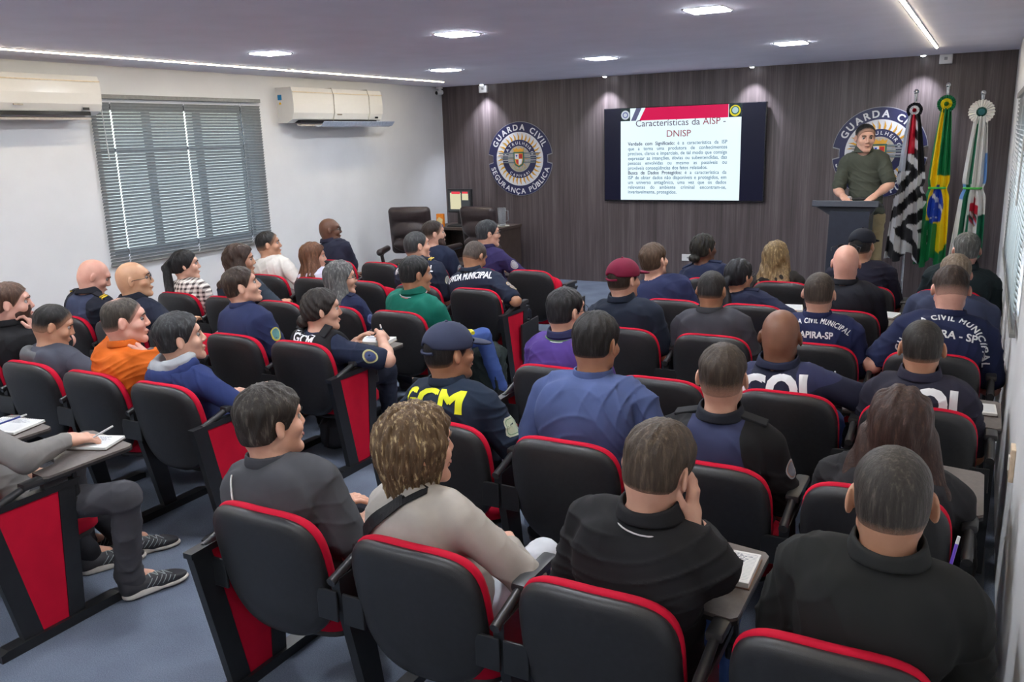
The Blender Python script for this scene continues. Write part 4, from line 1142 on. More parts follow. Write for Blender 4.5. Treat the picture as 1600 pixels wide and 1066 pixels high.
# ------------------------------------------------------------------ auditorium chairs
M_shell = mat_var('chair_shell_black', (.018, .018, .020), .42, 60, .15, .5, 700, bdist=.0008)
M_red = mat_var('chair_fabric_red', (.50, .004, .028), .8, 12, .06, .3, 900, spec=.2, bdist=.0008)
M_steel = mat_var('chair_steel_black', (.012, .013, .015), .38, 30, .15)
M_pad = mat_var('arm_pad_black', (.022, .022, .024), .40, 30, .1)
M_tab = mat_var('tablet_laminate', (.125, .108, .100), .5, 50, .12, .2, 300)
M_tabe = mat_var('tablet_edge', (.015, .015, .016), .5, 30, .1)
def back_outline(k=1.0, n=48):
    o = []
    for i in range(n):
        a = 2*PI*i/n; c, s_ = math.cos(a), math.sin(a); e = 2/4.2 if s_ > 0 else 2/3.0
        x = math.copysign(abs(c)**e, c)*.226*k; z = math.copysign(abs(s_)**e, s_)*.232*k
        if z < 0: x *= 1-.16*(z/.232)**2
        o.append((x, z))
    return o
def back_y(x, z): return (.76-(z+.530))/.46*.085+.45*x*x     # z is raised by BZ when linked
BZ = .02
def rings(m, spec, k0=1.0, zo=0):
    n = 48
    vs = []
    for sc_, yo in spec:
        for x, z in back_outline(k0*sc_): vs.append((x, back_y(x, z)+yo, z+.530+zo))
    L = len(spec); fs = []
    for i in range(L-1):
        for k in range(n): fs.append((i*n+k, i*n+(k+1) % n, (i+1)*n+(k+1) % n, (i+1)*n+k))
    fs += [list(range(n))[::-1], list(range((L-1)*n, L*n))]
    m.add(vs, fs)
m = MB(); rings(m, [(.30, -.026), (.62, -.025), (.86, -.022), (.95, -.014), (.985, -.004), (1.0, .006), (1.0, .016), (.97, .018)]); ME_SHELL = m.mesh('backrest_shell', M_shell, True)
m = MB(); rings(m, [(.97, .016), (1.005, .020), (1.012, .034), (.99, .050), (.93, .060), (.70, .062), (.35, .058)], 1.0, .004); ME_CUSH = m.mesh('backrest_cushion', M_red, True)
def seat_mesh(name, mat, z0, z1, k):
    m = MB(); n = 40; pr = []
    for i in range(n):
        a = 2*PI*i/n; c, s_ = math.cos(a), math.sin(a); x = math.copysign(abs(c)**.5, c)*.222*k; y = math.copysign(abs(s_)**.5, s_)*.215*k; pr.append((x, y))
    L = [(.90, z0), (1.0, z0+.012), (1.0, z1-.02), (.96, z1-.006), (.85, z1), (.4, z1+.002)]
    vs = [(p[0]*q, p[1]*q, z) for q, z in L for p in pr]; fs = []
    for i in range(len(L)-1):
        for j in range(n): fs.append((i*n+j, i*n+(j+1) % n, (i+1)*n+(j+1) % n, (i+1)*n+j))
    fs += [list(range(n))[::-1], list(range((len(L)-1)*n, len(L)*n))]; m.add(vs, fs)
    return m.mesh(name, mat, True)
ME_SEAT = seat_mesh('seat', M_red, -.045, .03, 1.0); ME_PAN = seat_mesh('seat_pan', M_shell, -.075, -.035, .93)
def frame_mesh():
    m = MB()
    m.prism([(-.03, 0), (.52, 0), (.52, .032), (.49, .040), (.0, .040), (-.03, .032)], 'x', -.030, .030)
    m.prism([(.075, .03), (.155, .03), (.045, .59), (-.035, .59)], 'x', -.016, .016)
    m.prism([(.265, .03), (.335, .03), (.375, .59), (.305, .59)], 'x', -.016, .016)
    m.prism([(-.04, .580), (.38, .580), (.40, .606), (.14, .606), (-.04, .600)], 'x', -.020, .020)
    return m.mesh('side_frame', M_steel)
ME_FRAME = frame_mesh()
def post_mesh():
    m = MB()
    m.prism([(.0, 0), (.46, 0), (.46, .030), (.43, .038), (.02, .038), (.0, .030)], 'x', -.028, .028)
    m.prism([(.165, .03), (.245, .03), (.165, .56), (.135, .60), (.05, .60), (.05, .56)], 'x', -.017, .017)
    m.prism([(.05, .575), (.30, .590), (.30, .612), (.05, .600)], 'x', -.018, .018)
    return m.mesh('side_frame', M_steel)
ME_POST = post_mesh()
def pan_mesh(mat):
    m = MB(); m.prism([(.150, .040), (.268, .040), (.308, .582), (.040, .582)], 'x', -.011, .011); return m.mesh('side_panel', mat)
ME_PR, ME_PB = pan_mesh(M_red), pan_mesh(M_steel)
m = MB(); m.box((0, .275, .644), (.050, .22, .030), 0, None, .013); m.tube([(0, .19, .640), (0, .03, .592)], [.014, .016], 10); m.box((0, .30, .620), (.03, .10, .03)); ME_ARM = m.mesh('armrest', M_pad, True)
ME_ARM.set_sharp_from_angle(angle=R_(50))
m = MB(); m.box((0, 0, 0), (.080, .010, .105), 0, None, .004); ME_BR = m.mesh('bracket', M_steel)
tabp = [(-.060, .255), (.022, .245), (.037, .262), (.037, .630), (.022, .652), (-.300, .700), (-.335, .680), (-.345, .47), (-.320, .43), (-.14, .40), (-.075, .36)]
def tab_mesh():
    m = MB(); m.prism(tabp, 'z', .652, .662, 0); m.prism([(x*1.006, (y-.45)*1.006+.45) for x, y in tabp], 'z', .640, .652, 1)
    return m.mesh('writing_tablet', [M_tab, M_tabe])
ME_TAB = tab_mesh()
m = MB(); m.cyl((-.0, .39, .48), (0, .39, .640), .012, .012, 10); m.box((-.05, .40, .634), (.11, .03, .012)); m.box((0, .37, .50), (.03, .06, .05), 0, None, .01); ME_HINGE = m.mesh('tablet_hinge', M_steel)
m = MB(); m.prism([(.22, .20), (.48, .24), (.50, .27), (.50, .50), (.22, .48)], 'x', .030, .044); m.cyl((.0, .36, .49), (.04, .36, .49), .014, .014, 10); ME_FOLD = m.mesh('folded_tablet', M_shell)
PXC = .548/2
CHAIRS = {}
def chair(x, y, label, right='black', left=None, tablet=None, folded_seat=False):
    root = empty('auditorium_chair', (x, y, 0)); tag(root, label, 'chair', 'auditorium chairs')
    link('backrest_shell', ME_SHELL, root, (0, 0, BZ)); link('backrest_cushion', ME_CUSH, root, (0, 0, BZ))
    a = link('seat', ME_SEAT, root); b = link('seat_pan', ME_PAN, a)
    if folded_seat: a.location = (0, .19, .50); a.rotation_euler = (R_(72), 0, 0)
    else: a.location = (0, .335, .365)
    for side, kind in ((1, right), (-1, left)):
        if not kind: continue
        f = link('side_frame', ME_FRAME if kind == 'red' else ME_POST, root, (side*PXC, 0, 0))
        if kind == 'red': link('side_panel', ME_PR, root, (side*PXC, 0, 0))
        link('armrest', ME_ARM, root, (side*PXC, 0, 0))
    for side in (1, -1):
        o = link('bracket', ME_BR, root, (side*(PXC-.036), .050, .50))
    if tablet == 'open':
        t = link('writing_tablet', ME_TAB, root, (PXC, 0, 0)); link('tablet_hinge', ME_HINGE, root, (PXC, 0, 0))
    elif tablet == 'fold':
        link('writing_tablet', ME_FOLD, root, (PXC, 0, 0))
    return root
SX = {'R1': [-1.93, -1.352, -0.785, -0.217], 'R2': [-1.89, -1.323, -0.775, -0.227], 'R3': [-1.831, -1.274, -0.696, -0.168], 'R4': [-1.831, -1.293, -0.736, -0.168], 'R5': [-1.831, -1.293, -0.726, -0.168], 'R6': [-1.831, -1.293, -0.726, -0.168], 'L1': [-5.621, -5.083, -4.545, -4.007, -3.444], 'L2': [-5.621, -5.083, -4.545, -4.007, -3.468], 'L3': [-5.592, -5.053, -4.515, -3.977, -3.439], 'L4': [-5.582, -5.044, -4.505, -3.967, -3.429], 'L5': [-5.542, -5.004, -4.466, -3.928, -3.39], 'L6': [-5.552, -5.014, -4.476, -3.938, -3.4]}
SY = {'R': [1.762, 2.709, 3.657, 4.604, 5.551, 6.498], 'L': [1.6, 2.641, 3.588, 4.535, 5.483, 6.43]}
HEADS = {'R11': (-0.109, 0.23, 0.99), 'R12': (-0.087, 0.22, 0.999), 'R13': (0.093, 0.26, 1.042), 'R14': (0.088, 0.23, 1.069), 'R21': (-0.045, 0.23, 1.02), 'R22': (0.006, 0.36, 1.085), 'R23': (0.005, 0.23, 1.04), 'R24': (0.044, 0.23, 0.934), 'R31': (-0.003, 0.23, 1.022), 'R33': (-0.064, 0.23, 0.982), 'R34': (-0.012, 0.23, 0.982), 'R41': (-0.059, 0.23, 1.035), 'R42': (-0.054, 0.23, 0.999), 'R43': (-0.015, 0.23, 1.016), 'R44': (0.051, 0.34, 1.052), 'R51': (-0.201, 0.23, 1.015), 'R52': (-0.131, 0.23, 0.935), 'R53': (-0.019, 0.23, 1.052), 'R54': (0.047, 0.28, 1.001), 'R61': (-0.115, 0.23, 0.981), 'R62': (-0.088, 0.23, 0.936), 'R63': (-0.037, 0.23, 1.046), 'R64': (0.086, 0.23, 1.037), 'L22': (0.168, 0.23, 1.048), 'L23': (-0.002, 0.23, 0.944), 'L24': (0.085, 0.23, 1.021), 'L25': (-0.041, 0.23, 0.96), 'L31': (0.103, 0.23, 1.03), 'L32': (-0.009, 0.23, 1.03), 'L34': (-0.071, 0.23, 1.042), 'L35': (0.031, 0.23, 0.935), 'L41': (-0.08, 0.23, 0.969), 'L42': (-0.0, 0.23, 1.032), 'L44': (-0.08, 0.23, 0.942), 'L45': (0.045, 0.23, 1.003), 'L51': (-0.123, 0.23, 1.021), 'L52': (-0.141, 0.23, 0.93), 'L54': (-0.1, 0.23, 1.063), 'L55': (-0.111, 0.26, 0.991), 'L61': (-0.197, 0.23, 1.051), 'L63': (-0.023, 0.23, 1.045), 'L64': (0.029, 0.23, 1.06)}
def seat(code):
    return SX[code[:2]][int(code[2])-1], SY[code[0]][int(code[1])-1]
CL = {  # seat: (label end, tablet)
 'R11': ('holding the man with a thin white stripe on his shirt', None), 'R12': ('holding the blonde woman with the black bag strap', None),
 'R13': ('holding the man who rests his face in his hand', 'open'), 'R14': ('holding the plain black polo man at the bottom right', 'open'),
 'R21': ('holding the capped man with yellow letters on his back', None), 'R22': ('holding the broad man in the steel blue shirt', None),
 'R23': ('holding the officer with a fade haircut and two tone shirt', None), 'R24': ('holding the long haired woman in black', 'open'),
 'R31': ('holding the man in the purple polo', None), 'R32': ('standing empty to the right of the purple polo man', None),
 'R33': ('holding the bald dark skinned man in the navy polo', 'open'), 'R34': ('holding the big eared man in the lettered navy polo', 'open'),
 'R41': ('holding the man in the maroon cap', None), 'R42': ('holding the man in the plain dark grey shirt', None),
 'R43': ('holding the short haired man with arched white lettering', None), 'R44': ('holding the broad man bending forward with arched lettering', 'open'),
 'R51': ('holding the brown haired man in a navy shirt', None), 'R52': ('holding the woman with the long black ponytail', 'open'),
 'R53': ('holding the bald man with sunglasses on his head', 'open'), 'R54': ('holding the fair haired man in slate blue, half hidden', None),
 'R61': ('in the front row, holding the woman with dark braided bun', None), 'R62': ('holding the woman with long wavy blonde hair', None),
 'R63': ('in the front row, holding the man in a black cap', None), 'R64': ('holding the short grey haired man by the right wall', None),
 'L14': ('cut by the left edge with notebook on its tablet', 'open'), 'L15': ('at the bottom left, with the big red side panel', 'open'),
 'L21': ('beyond the bearded man at the far left edge', None), 'L22': ('holding the bearded man in black at the left edge', None), 'L23': ('holding the young man with a grey hood', 'open'),
 'L24': ('holding the man in the orange shirt', None), 'L25': ('holding the man in the blue hoodie', None),
 'L31': ('holding the bald officer who looks down', None), 'L32': ('holding the bald man with dark glasses', None), 'L33': ('standing empty with a bag and a folder on it', 'open'),
 'L34': ('holding the upward looking man with a shield sleeve patch', None), 'L35': ('holding the woman in the black tactical vest', 'open'),
 'L41': ('holding the woman in the plaid shirt', None), 'L42': ('holding the woman with long brown hair', None), 'L43': ('standing empty behind the woman with long brown hair', 'open'),
 'L44': ('holding the woman with grey streaked hair', None), 'L45': ('holding the man in the green polo', None),
 'L51': ('holding the young man in the white shirt', None), 'L52': ('holding the woman with reddish brown hair', None), 'L53': ('standing empty behind the grey haired woman in navy', None),
 'L54': ('holding the officer with yellow shoulder straps', None), 'L55': ('holding the bowed officer with white lettering across his shoulders', 'fold'),
 'L61': ('holding the bald dark skinned man by the left wall', None), 'L62': ('standing empty beside the bald man by the left wall', None),
 'L63': ('holding the slick haired officer with a round sleeve patch', None), 'L64': ('holding the officer with glasses and long purple navy sleeves', 'open'), 'L65': ('standing empty in the left front row beside the aisle', 'fold')}
EMPTY = ('R32', 'L33', 'L43', 'L53', 'L62', 'L65', 'L21')
for code, (lb, tb) in CL.items():
    x, y = seat(code); last = code[2] == ('4' if code[0] == 'R' else '5')
    CHAIRS[code] = chair(x, y, 'black red-edged auditorium chair '+lb, right='red' if (code[0] == 'L' and last) else 'black', left='red' if code[2] == '1' else None, tablet=tb, folded_seat=code in EMPTY)
for c_ in ('L14',):
    link('side_frame', ME_POST, CHAIRS[c_], (-PXC, 0, 0))

# ------------------------------------------------------------------ notebooks, pens, bags
M_paper = mat_var('paper_white', (.74, .74, .72), .7, 8, .02); M_cover = mat_var('notebook_cover', (.05, .03, .02), .6)
M_line = mat_var('ruled_line', (.45, .50, .60), .7); M_wire = mat_var('wire_metal', (.25, .25, .27), .3, metal=.8)
def notebook(x, y, rz, w, h, label, spiral=False, ink=True, t=.012, cover=M_cover, z=.6625, name='notebook'):
    root = empty(name, (x, y, z), R_(rz)); tag(root, label, 'notebook', 'open notebooks on the writing tablets')
    m = MB(); m.box((0, 0, .0015), (w, h, .003), 0, None, .0008); m.build('cover', cover, root)
    m = MB(); m.box((0, 0, .003+t/2), (w-.006, h-.006, t), 0, None, .002); p = m.build('pages', M_paper, root)
    m = MB(); zz = .0033+t; n = int(h/.0085)
    for i in range(2, n-1): m.box((0, h/2-i*.0085, zz), (w*.86, .0007, .0004), 0)
    if ink:
        r = random.Random(int(x*100)+int(y*37))
        for i in range(3, 3+min(6, n-6)):
            xx = -w*.40
            while xx < w*r.uniform(.1, .38):
                L = r.uniform(.004, .014); m.box((xx+L/2, h/2-i*.0085+.002, zz+.0003), (L, .0016, .0004), 1); xx += L+.003
    m.build('writing', [M_line, mat_var('ink_grey', (.06, .07, .14), .7)], p)
    if spiral:
        m = MB()
        for i in range(int(w/.011)-1):
            xx = -w/2+.011*(i+1); m.tube([(xx+.0, h/2-.006+.007*math.cos(a), .008+.009*math.sin(a)) for a in np.linspace(0, 2*PI, 10)], .0011, 5)
        m.build('spiral_binding', M_wire, root)
    return root
def pen(x, y, z, d, col, label, L=.14):
    root = empty('pen', (x, y, z)); tag(root, label, 'pen'); d = Vector(unit(d))
    m = MB(); m.cyl((0, 0, 0), tuple(d*L*.82), .0042, .0046, 10); m.build('barrel', mat_var('pen_%d_%d_%d' % tuple(int(c*99) for c in col), col, .3), root, smooth=True)
    m = MB(); m.cyl(tuple(d*-.012), (0, 0, 0), .001, .0042, 10); m.build('tip', M_wire, root, smooth=True)
    m = MB(); m.cyl(tuple(d*L*.82), tuple(d*L), .0048, .004, 10); m.build('cap', M_white, root, smooth=True)
    return root
def on(code, dx, dy): x, y = seat(code); return x+dx, y+dy
x, y = on('R13', .235, .50); notebook(x, y, 2, .135, .19, 'thick open notebook on the tablet beside the man resting his face in his hand', t=.016, cover=mat_var('cover_brown', (.25, .14, .09), .6))
x, y = on('R14', .225, .56); notebook(x, y, -22, .12, .165, 'spiral notebook at the lower right beside the man in the plain black polo', spiral=True)
pen(x-.01, y+.085, .70, (.15, .1, .95), (.16, .08, .55), 'purple pen standing up over the lower right spiral notebook', .12)
x, y = on('R34', .225, .48); notebook(x, y, 3, .14, .15, 'white notebook at the right wall, beside the navy polo man with big ears', ink=False)
x, y = on('R33', .16, .55); notebook(x, y, -8, .15, .19, 'white notebook the bald man in the navy polo writes in')
x, y = on('R53', .20, .54); notebook(x, y, -10, .17, .20, 'white notebook right of the bald man with sunglasses on his head', ink=False)
x, y = on('R52', .16, .58); notebook(x, y, 10, .15, .20, 'pale notebook beside the woman with the black ponytail', cover=mat_var('cover_cream', (.62, .58, .38), .6), ink=False)
x, y = on('L14', .12, .56); notebook(x, y, 14, .25, .19, 'white spiral notebook with a blue pen on it at the left edge', spiral=True)
pen(x-.02, y-.05, .684, (.75, .6, .28), (.03, .05, .25), 'dark blue pen lying on the notebook at the left edge', .15)
x, y = on('L15', .15, .58); notebook(x, y, 22, .20, .155, 'notebook under the hand in the grey sleeve at the left')
x, y = on('L35', .13, .60); notebook(x, y, 12, .21, .17, 'cream notebook the woman in the black tactical vest writes in', t=.02, cover=mat_var('cover_cream2', (.60, .56, .44), .6))
x, y = on('L43', .08, .58); notebook(x, y, -10, .26, .17, 'white paper on the empty chair behind the woman with long brown hair', ink=False, t=.003)
x, y = on('L23', .17, .58); notebook(x, y, 6, .16, .16, 'white notebook beside the young man with the grey hood', ink=False)
x, y = on('L64', .22, .58); notebook(x, y, -6, .24, .15, 'white notebook behind the empty front aisle chair', ink=False)
# dark folder on the empty chair
x, y = on('L33', .12, .60); root = empty('folder', (x, y, .6625), R_(8)); tag(root, 'dark brown folder with a black strap lying on the empty chair tablet', 'folder')
m = MB(); m.box((0, 0, .008), (.30, .19, .014), 0, None, .004); m.build('cover', mat_var('folder_brown', (.055, .048, .050), .5), root, smooth=False)
m = MB(); m.prism([(-.10, -.07), (.02, -.05), (.06, .03), (.02, .0)], 'z', .015, .021); m.build('strap', M_shell, root)
def soft_bag(name, loc, r, rz, c, label, zip_=True):
    g = [Box((0, 0, r[2]), r, None, min(r)*.75, .02), Ell((0, r[1]*.95, r[2]*.8), (r[0]*.75, r[1]*.4, r[2]*.6), None, .03)]
    root = empty(name, loc, R_(rz)); tag(root, label, 'bag')
    sdf_obj('body', g, .012, fabric(c, .7), root, wrinkle(int(loc[0]*100) % 999, .010))
    m = MB(); m.tube([(-.05, 0, r[2]*2-.01), (-.03, 0, r[2]*2+.03), (.03, 0, r[2]*2+.03), (.05, 0, r[2]*2-.01)], .008, 6); m.build('handle', fabric(sc(c, .7), .7), root, smooth=True)
    for sx in (-.09, .09):
        m = MB(); m.tube([(sx, -r[1]*.95, r[2]*1.8), (sx, -r[1]*1.25, r[2]*1.2), (sx*1.2, -r[1]*1.1, r[2]*.35)], .012, 6)
        m.build('strap', fabric(sc(c, .7), .7), root, smooth=True)
    return root
soft_bag('backpack', (-3.46, 4.02, .0), (.17, .10, .11), 20, (.035, .037, .045), 'dark backpack on the floor beside the red side panel of the vest woman')
soft_bag('backpack', (-3.18, 5.35, .0), (.13, .10, .20), 10, (.02, .03, .03), 'black backpack on the aisle floor in front of the man in the green polo')
x, y = seat('L33'); soft_bag('handbag', (x+.05, y+.34, .37), (.13, .08, .12), 5, (.02, .022, .028), 'black bag on the empty chair between the men in navy and the blue hoodie')
soft_bag('backpack', (-2.86, 6.35, .0), (.12, .09, .15), -20, (.05, .06, .08), 'grey blue bag on the aisle floor behind the front row')

# ------------------------------------------------------------------ lectern
root = empty('lectern', (-1.17, 8.92, 0)); tag(root, 'dark navy lectern with an overhanging slanted top in front of the speaker', 'lectern')
M_lec = mat_var('lectern_navy', (.022, .027, .042), .38, 20, .08)
m = MB(); m.prism([(-.16, 0), (.20, 0), (.225, 1.12), (-.135, 1.12)], 'y', -.17, .17); m.build('body', M_lec, root)
m = MB(); m.prism([(-.185, .0), (.235, .0), (.235, .06), (-.185, .06)], 'y', -.20, .20); m.build('base', M_lec, root)
m = MB(); Mx = Matrix.Translation((0, .02, 1.175)) @ Matrix.Rotation(R_(-9), 4, 'X')
m.box((0, 0, 0), (.60, .42, .028), 0, Mx, .006); m.box((0, -.20, -.02), (.60, .02, .05), 0, Mx, .004); m.build('top', M_lec, root)
m = MB(); m.prism([(-.27, 1.155), (.27, 1.155), (.22, 1.07), (-.13, 1.07)], 'y', -.12, .14); m.build('top_support', M_lec, root)
root = empty('microphone', (-1.15, 8.98, 1.20)); tag(root, 'small silver topped microphone lying on the lectern', 'microphone')
m = MB(); m.cyl((0, 0, .018), (.13, .03, .018), .013, .016, 12); m.build('handle', M_shell, root, smooth=True)
m = MB(); m.sphere((-.012, -.003, .024), .026, 12); m.build('head', mat_var('mic_silver', (.5, .5, .52), .3, metal=.8), root, smooth=True)

# ------------------------------------------------------------------ flags
def flag(x, y, ztop, kind, label, w0, w1, zbot, lean):
    root = empty('flag', (x, y, 0)); tag(root, label, 'flag', 'flags on poles by the right wall')
    m = MB(); m.tube([(0, 0, .03), (0, 0, ztop-.03)], .012, 10); m.build('pole', mat_var('pole_chrome', (.62, .64, .66), .18, metal=.85), root, smooth=True)
    m = MB(); m.cyl((0, 0, 0), (0, 0, .03), .16, .15, 28); m.cyl((0, 0, .03), (0, 0, .10), .03, .02, 14); m.build('base', mat_var('flag_base_wood', (.06, .03, .02), .4), root, smooth=True)
    m = MB(); m.sphere((0, 0, ztop-.02), .026, 14); m.cyl((0, 0, ztop-.10), (0, 0, ztop-.04), .014, .018, 12); m.build('finial', mat_var('pole_chrome', (.62, .64, .66), .18, metal=.85), root, smooth=True)
    # hanging cloth: a folded sheet, wide below, gathered above; colours woven into the cloth follow cloth coordinates
    nu, nv = 120, 110; V = []; C = []; zt = ztop-.24
    for j in range(nv+1):
        v = j/nv; z = zt+(zbot-zt)*v; tie = math.exp(-((z-1.27)/.05)**2)
        W = (w0+(w1-w0)*(v**.75))*(1-.22*tie); am = (.018+.045*v)*(1-.4*tie)
        for i in range(nu+1):
            u = i/nu
            ph = u*PI*7+.7*math.sin(v*3+1)+.5*v
            xx = (u-.5)*W+.012*math.sin(ph*2)*v+lean*v
            yy = -.03-.02*v+am*math.sin(ph)-.03*math.sin(PI*u)
            zz = z-(.10*math.cos(u*PI*5+1)*.3+.04*math.sin(u*9))*v**3
            V.append((xx, yy, zz)); C.append(flag_colour(kind, u, z, v))
    F = [(j*(nu+1)+i, j*(nu+1)+i+1, (j+1)*(nu+1)+i+1, (j+1)*(nu+1)+i) for j in range(nv) for i in range(nu)]
    me = bpy.data.meshes.new('cloth'); me.from_pydata(V, [], F)
    at = me.color_attributes.new('dye', 'FLOAT_COLOR', 'POINT'); at.data.foreach_set('color', np.array([(*c, 1) for c in C], np.float32).ravel())
    me.polygons.foreach_set('use_smooth', [True]*len(F))
    if 'flag_cloth' not in MATS:
        mt, nt, b = nodemat('flag_cloth'); a = N(nt, 'ShaderNodeVertexColor'); a.layer_name = 'dye'
        nt.links.new(a.outputs[0], b.inputs['Base Color']); b.inputs['Roughness'].default_value = .55; n = noise(nt, 500); bump(nt, b, n.outputs['Fac'], .2, .0006)
    me.materials.append(MATS['flag_cloth']); c = link('cloth', me, root)
    sm = c.modifiers.new('thickness', 'SOLIDIFY'); sm.thickness = .003
    # rosette
    cols = dict(sp=((.015, .015, .02), (.7, .7, .72), (.5, .0, .02)), br=((.01, .14, .06), (.75, .60, .02), (.10, .30, .05)), mun=((.72, .70, .66), (.03, .12, .09), (.10, .32, .34)))[kind]
    R0 = dict(sp=.075, br=.085, mun=.115)[kind]; m = MB()
    for a_, (rr, dep, mi) in enumerate(((R0, .0, 0), (R0*.62, -.016, 1), (R0*.26, -.032, 2))):
        n = 48; pts = [(math.cos(2*PI*k/n)*rr*(1+.04*(-1)**k), math.sin(2*PI*k/n)*rr*(1+.04*(-1)**k)) for k in range(n)]
        if kind == 'mun' and mi == 1: pts = [(p[0]*.65, p[1]*.65) for p in pts]
        vs = [(0, -.055+dep-.012, ztop-.20)]+[(p[0], -.055+dep+(.008 if k % 2 else -.004), ztop-.20+p[1]) for k, p in enumerate(pts)]+[(p[0]*.96, -.035+dep, ztop-.20+p[1]*.96) for p in pts]
        m.add(vs, [(0, 1+(k+1) % n, 1+k) for k in range(n)]+[(1+k, 1+(k+1) % n, 1+n+(k+1) % n, 1+n+k) for k in range(n)], mi)
    m.build('rosette', [fabric(c_, .5) for c_ in cols], root)
    if kind != 'sp':
        m = MB(); W = w0+(w1-w0)*.45; m.tube([(lean*.55+math.cos(t)*W*.40, -.045+math.sin(t)*.055, 1.275) for t in np.linspace(0, 2*PI, 25)], .011, 8)
        m.build('tie_band', mat_var('tie_green', (.06, .45, .06), .4), root, smooth=True)
    return root
def flag_colour(kind, u, z, v):
    blk, wh = (.012, .012, .016), (.66, .66, .68)
    if kind == 'sp':
        if z > 1.45:
            if u < .33: return (.50, .54, .62) if u < .26 else blk
            if u < .62 and z > 1.62: return (.50, .0, .02)
            return blk if (z*5.2+u*1.2) % 1 < .5 or u > .75 else wh
        s_ = z*4.3-u*1.3 if z > .88 else z*3.2+u*1.6
        if u > .88: return blk if (z*7) % 1 < .55 else wh
        return blk if s_ % 1 < .52 else wh
    if kind == 'br':
        g, yl, bl = (.005, .18, .055), (.80, .58, .005), (.01, .05, .38)
        if z > 1.36: return (yl if .12 < u < .42 else g) if z > 1.40 else (yl if u > .12 else g)
        if u < .22: return yl if (.16 < u and z > 1.05) else g
        d = ((u-.52)/.30)**2+((z-1.10)/.20)**2
        if d < 1:
            if abs(((z-1.21)+(u-.35)*.34)) < .022 and u > .3: return wh
            for sx, sz in ((.46, 1.05), (.52, 1.12), (.40, .97), (.48, .965), (.56, .96), (.62, .975)):
                if abs(u-sx) < .018 and abs(z-sz) < .007: return wh
            return bl
        if z > .84+.25*abs(u-.75)-(.20 if u > .62 else 0): return yl
        return g
    g, bl, rd = (.008, .14, .07), (.12, .28, .62), (.45, .01, .03); w = (.66, .66, .64)
    if z > 1.32:
        if .27 < u < .42: return g
        if u > .90 and z < 1.62: return bl
        return w
    if u < .16: return bl if z > 1.17 else w
    if u < .40: return g
    d = ((u-.62)/.17)**2+((z-1.06)/.17)**2
    if d < 1:
        if z > 1.12: return rd if (abs(u-.62) < .06 and z < 1.18) else w
        if z > 1.03: return rd
        return [(.35, .38, .6), rd, (.02, .06, .05), w, (.25, .14, .08)][int((u*23+z*31)) % 5]
    if .42 < u < .52 and z < 1.0: return g
    if u > .80: return w if z > 1.02 else g
    return w
flag(-.70, 9.85, 2.25, 'sp', 'flag with black and white stripes and a red corner, leftmost of the three flags', .10, .42, .55, .02)
flag(-.415, 9.85, 2.30, 'br', 'green and yellow flag with a blue globe, middle of the three flags', .09, .30, .50, -.04)
flag(-.10, 9.80, 2.21, 'mun', 'white and green flag with a coat of arms, nearest the right wall', .11, .30, .60, -.03)

# ------------------------------------------------------------------ desk in the left front corner
root = empty('desk', (-5.93, 9.75, 0)); tag(root, 'dark brown wood desk in the left front corner holding a monitor', 'desk')
M_desk = mat_var('desk_brown', (.055, .036, .028), .45, 12, .2, stretch=(.1, 1, 1))
m = MB(); m.box((0, 0, .765), (1.10, .62, .035), 0, None, .003); m.build('desktop', M_desk, root)
m = MB(); m.box((-.52, 0, .374), (.035, .58, .748)); m.build('side_panel', M_desk, root)
m = MB(); m.box((.52, 0, .374), (.035, .58, .748)); m.build('side_panel', M_desk, root)
m = MB(); m.box((0, .20, .45), (1.0, .02, .58)); m.build('modesty_panel', M_desk, root)
root = empty('monitor', (-6.12, 9.72, .783), R_(-4)); tag(root, 'square computer monitor showing two yellow notes on the corner desk', 'monitor')
m = MB(); m.box((0, 0, .01), (.20, .18, .018), 0, None, .005); m.box((-.01, .02, .11), (.09, .035, .20), 0, None, .005); m.build('stand', M_shell, root)
m = MB(); m.box((0, 0, .325), (.385, .045, .315), 0, None, .008); m.build('housing', M_shell, root)
m = MB(); flat(m, -.170, .170, .19, .46, -.0235); sc_ = m.build('screen', mat_emit('monitor_grey', (.05, .055, .06), .8), root)
m = MB(); flat(m, -.145, .03, .215, .43, -.0245, 0); flat(m, -.12, .02, .415, .445, -.0252, 1); flat(m, .05, .15, .335, .42, -.0245, 0); flat(m, .055, .145, .42, .445, -.0252, 1)
m.build('windows_on_screen', [mat_emit('note_yellow', (.62, .58, .38), .9), mat_emit('note_red', (.70, .05, .07), .9)], root)
root = empty('snack_box', (-6.30, 9.50, .7825), R_(12)); tag(root, 'small orange printed cardboard box on the left end of the desk', 'box')
m = MB(); m.box((0, 0, .085), (.10, .05, .17), 0, None, .002); m.build('carton', mat_var('carton_orange', (.75, .22, .01), .5), root)
m = MB(); m.prism([(-.035, .06), (.03, .04), (.04, .10), (-.01, .13), (-.04, .10)], 'y', -.0262, -.025, 0); m.prism([(-.045, .0), (.045, .0), (.045, .03), (-.045, .05)], 'y', -.0264, -.025, 1); m.build('print', [mat_var('carton_cream', (.75, .60, .30), .5), mat_var('carton_blue', (.10, .10, .30), .5)], root)
root = empty('keyboard', (-5.98, 9.55, .7825)); tag(root, 'black keyboard on the corner desk', 'keyboard')
m = MB(); m.box((0, 0, .01), (.42, .14, .018), 0, None, .004); m.build('case', M_shell, root)
m = MB()
for i in range(14):
    for j in range(4): m.box((-.19+i*.0288, -.045+j*.03, .022), (.023, .024, .006))
m.build('keys', mat_var('keys_dark', (.03, .03, .032), .5), root)
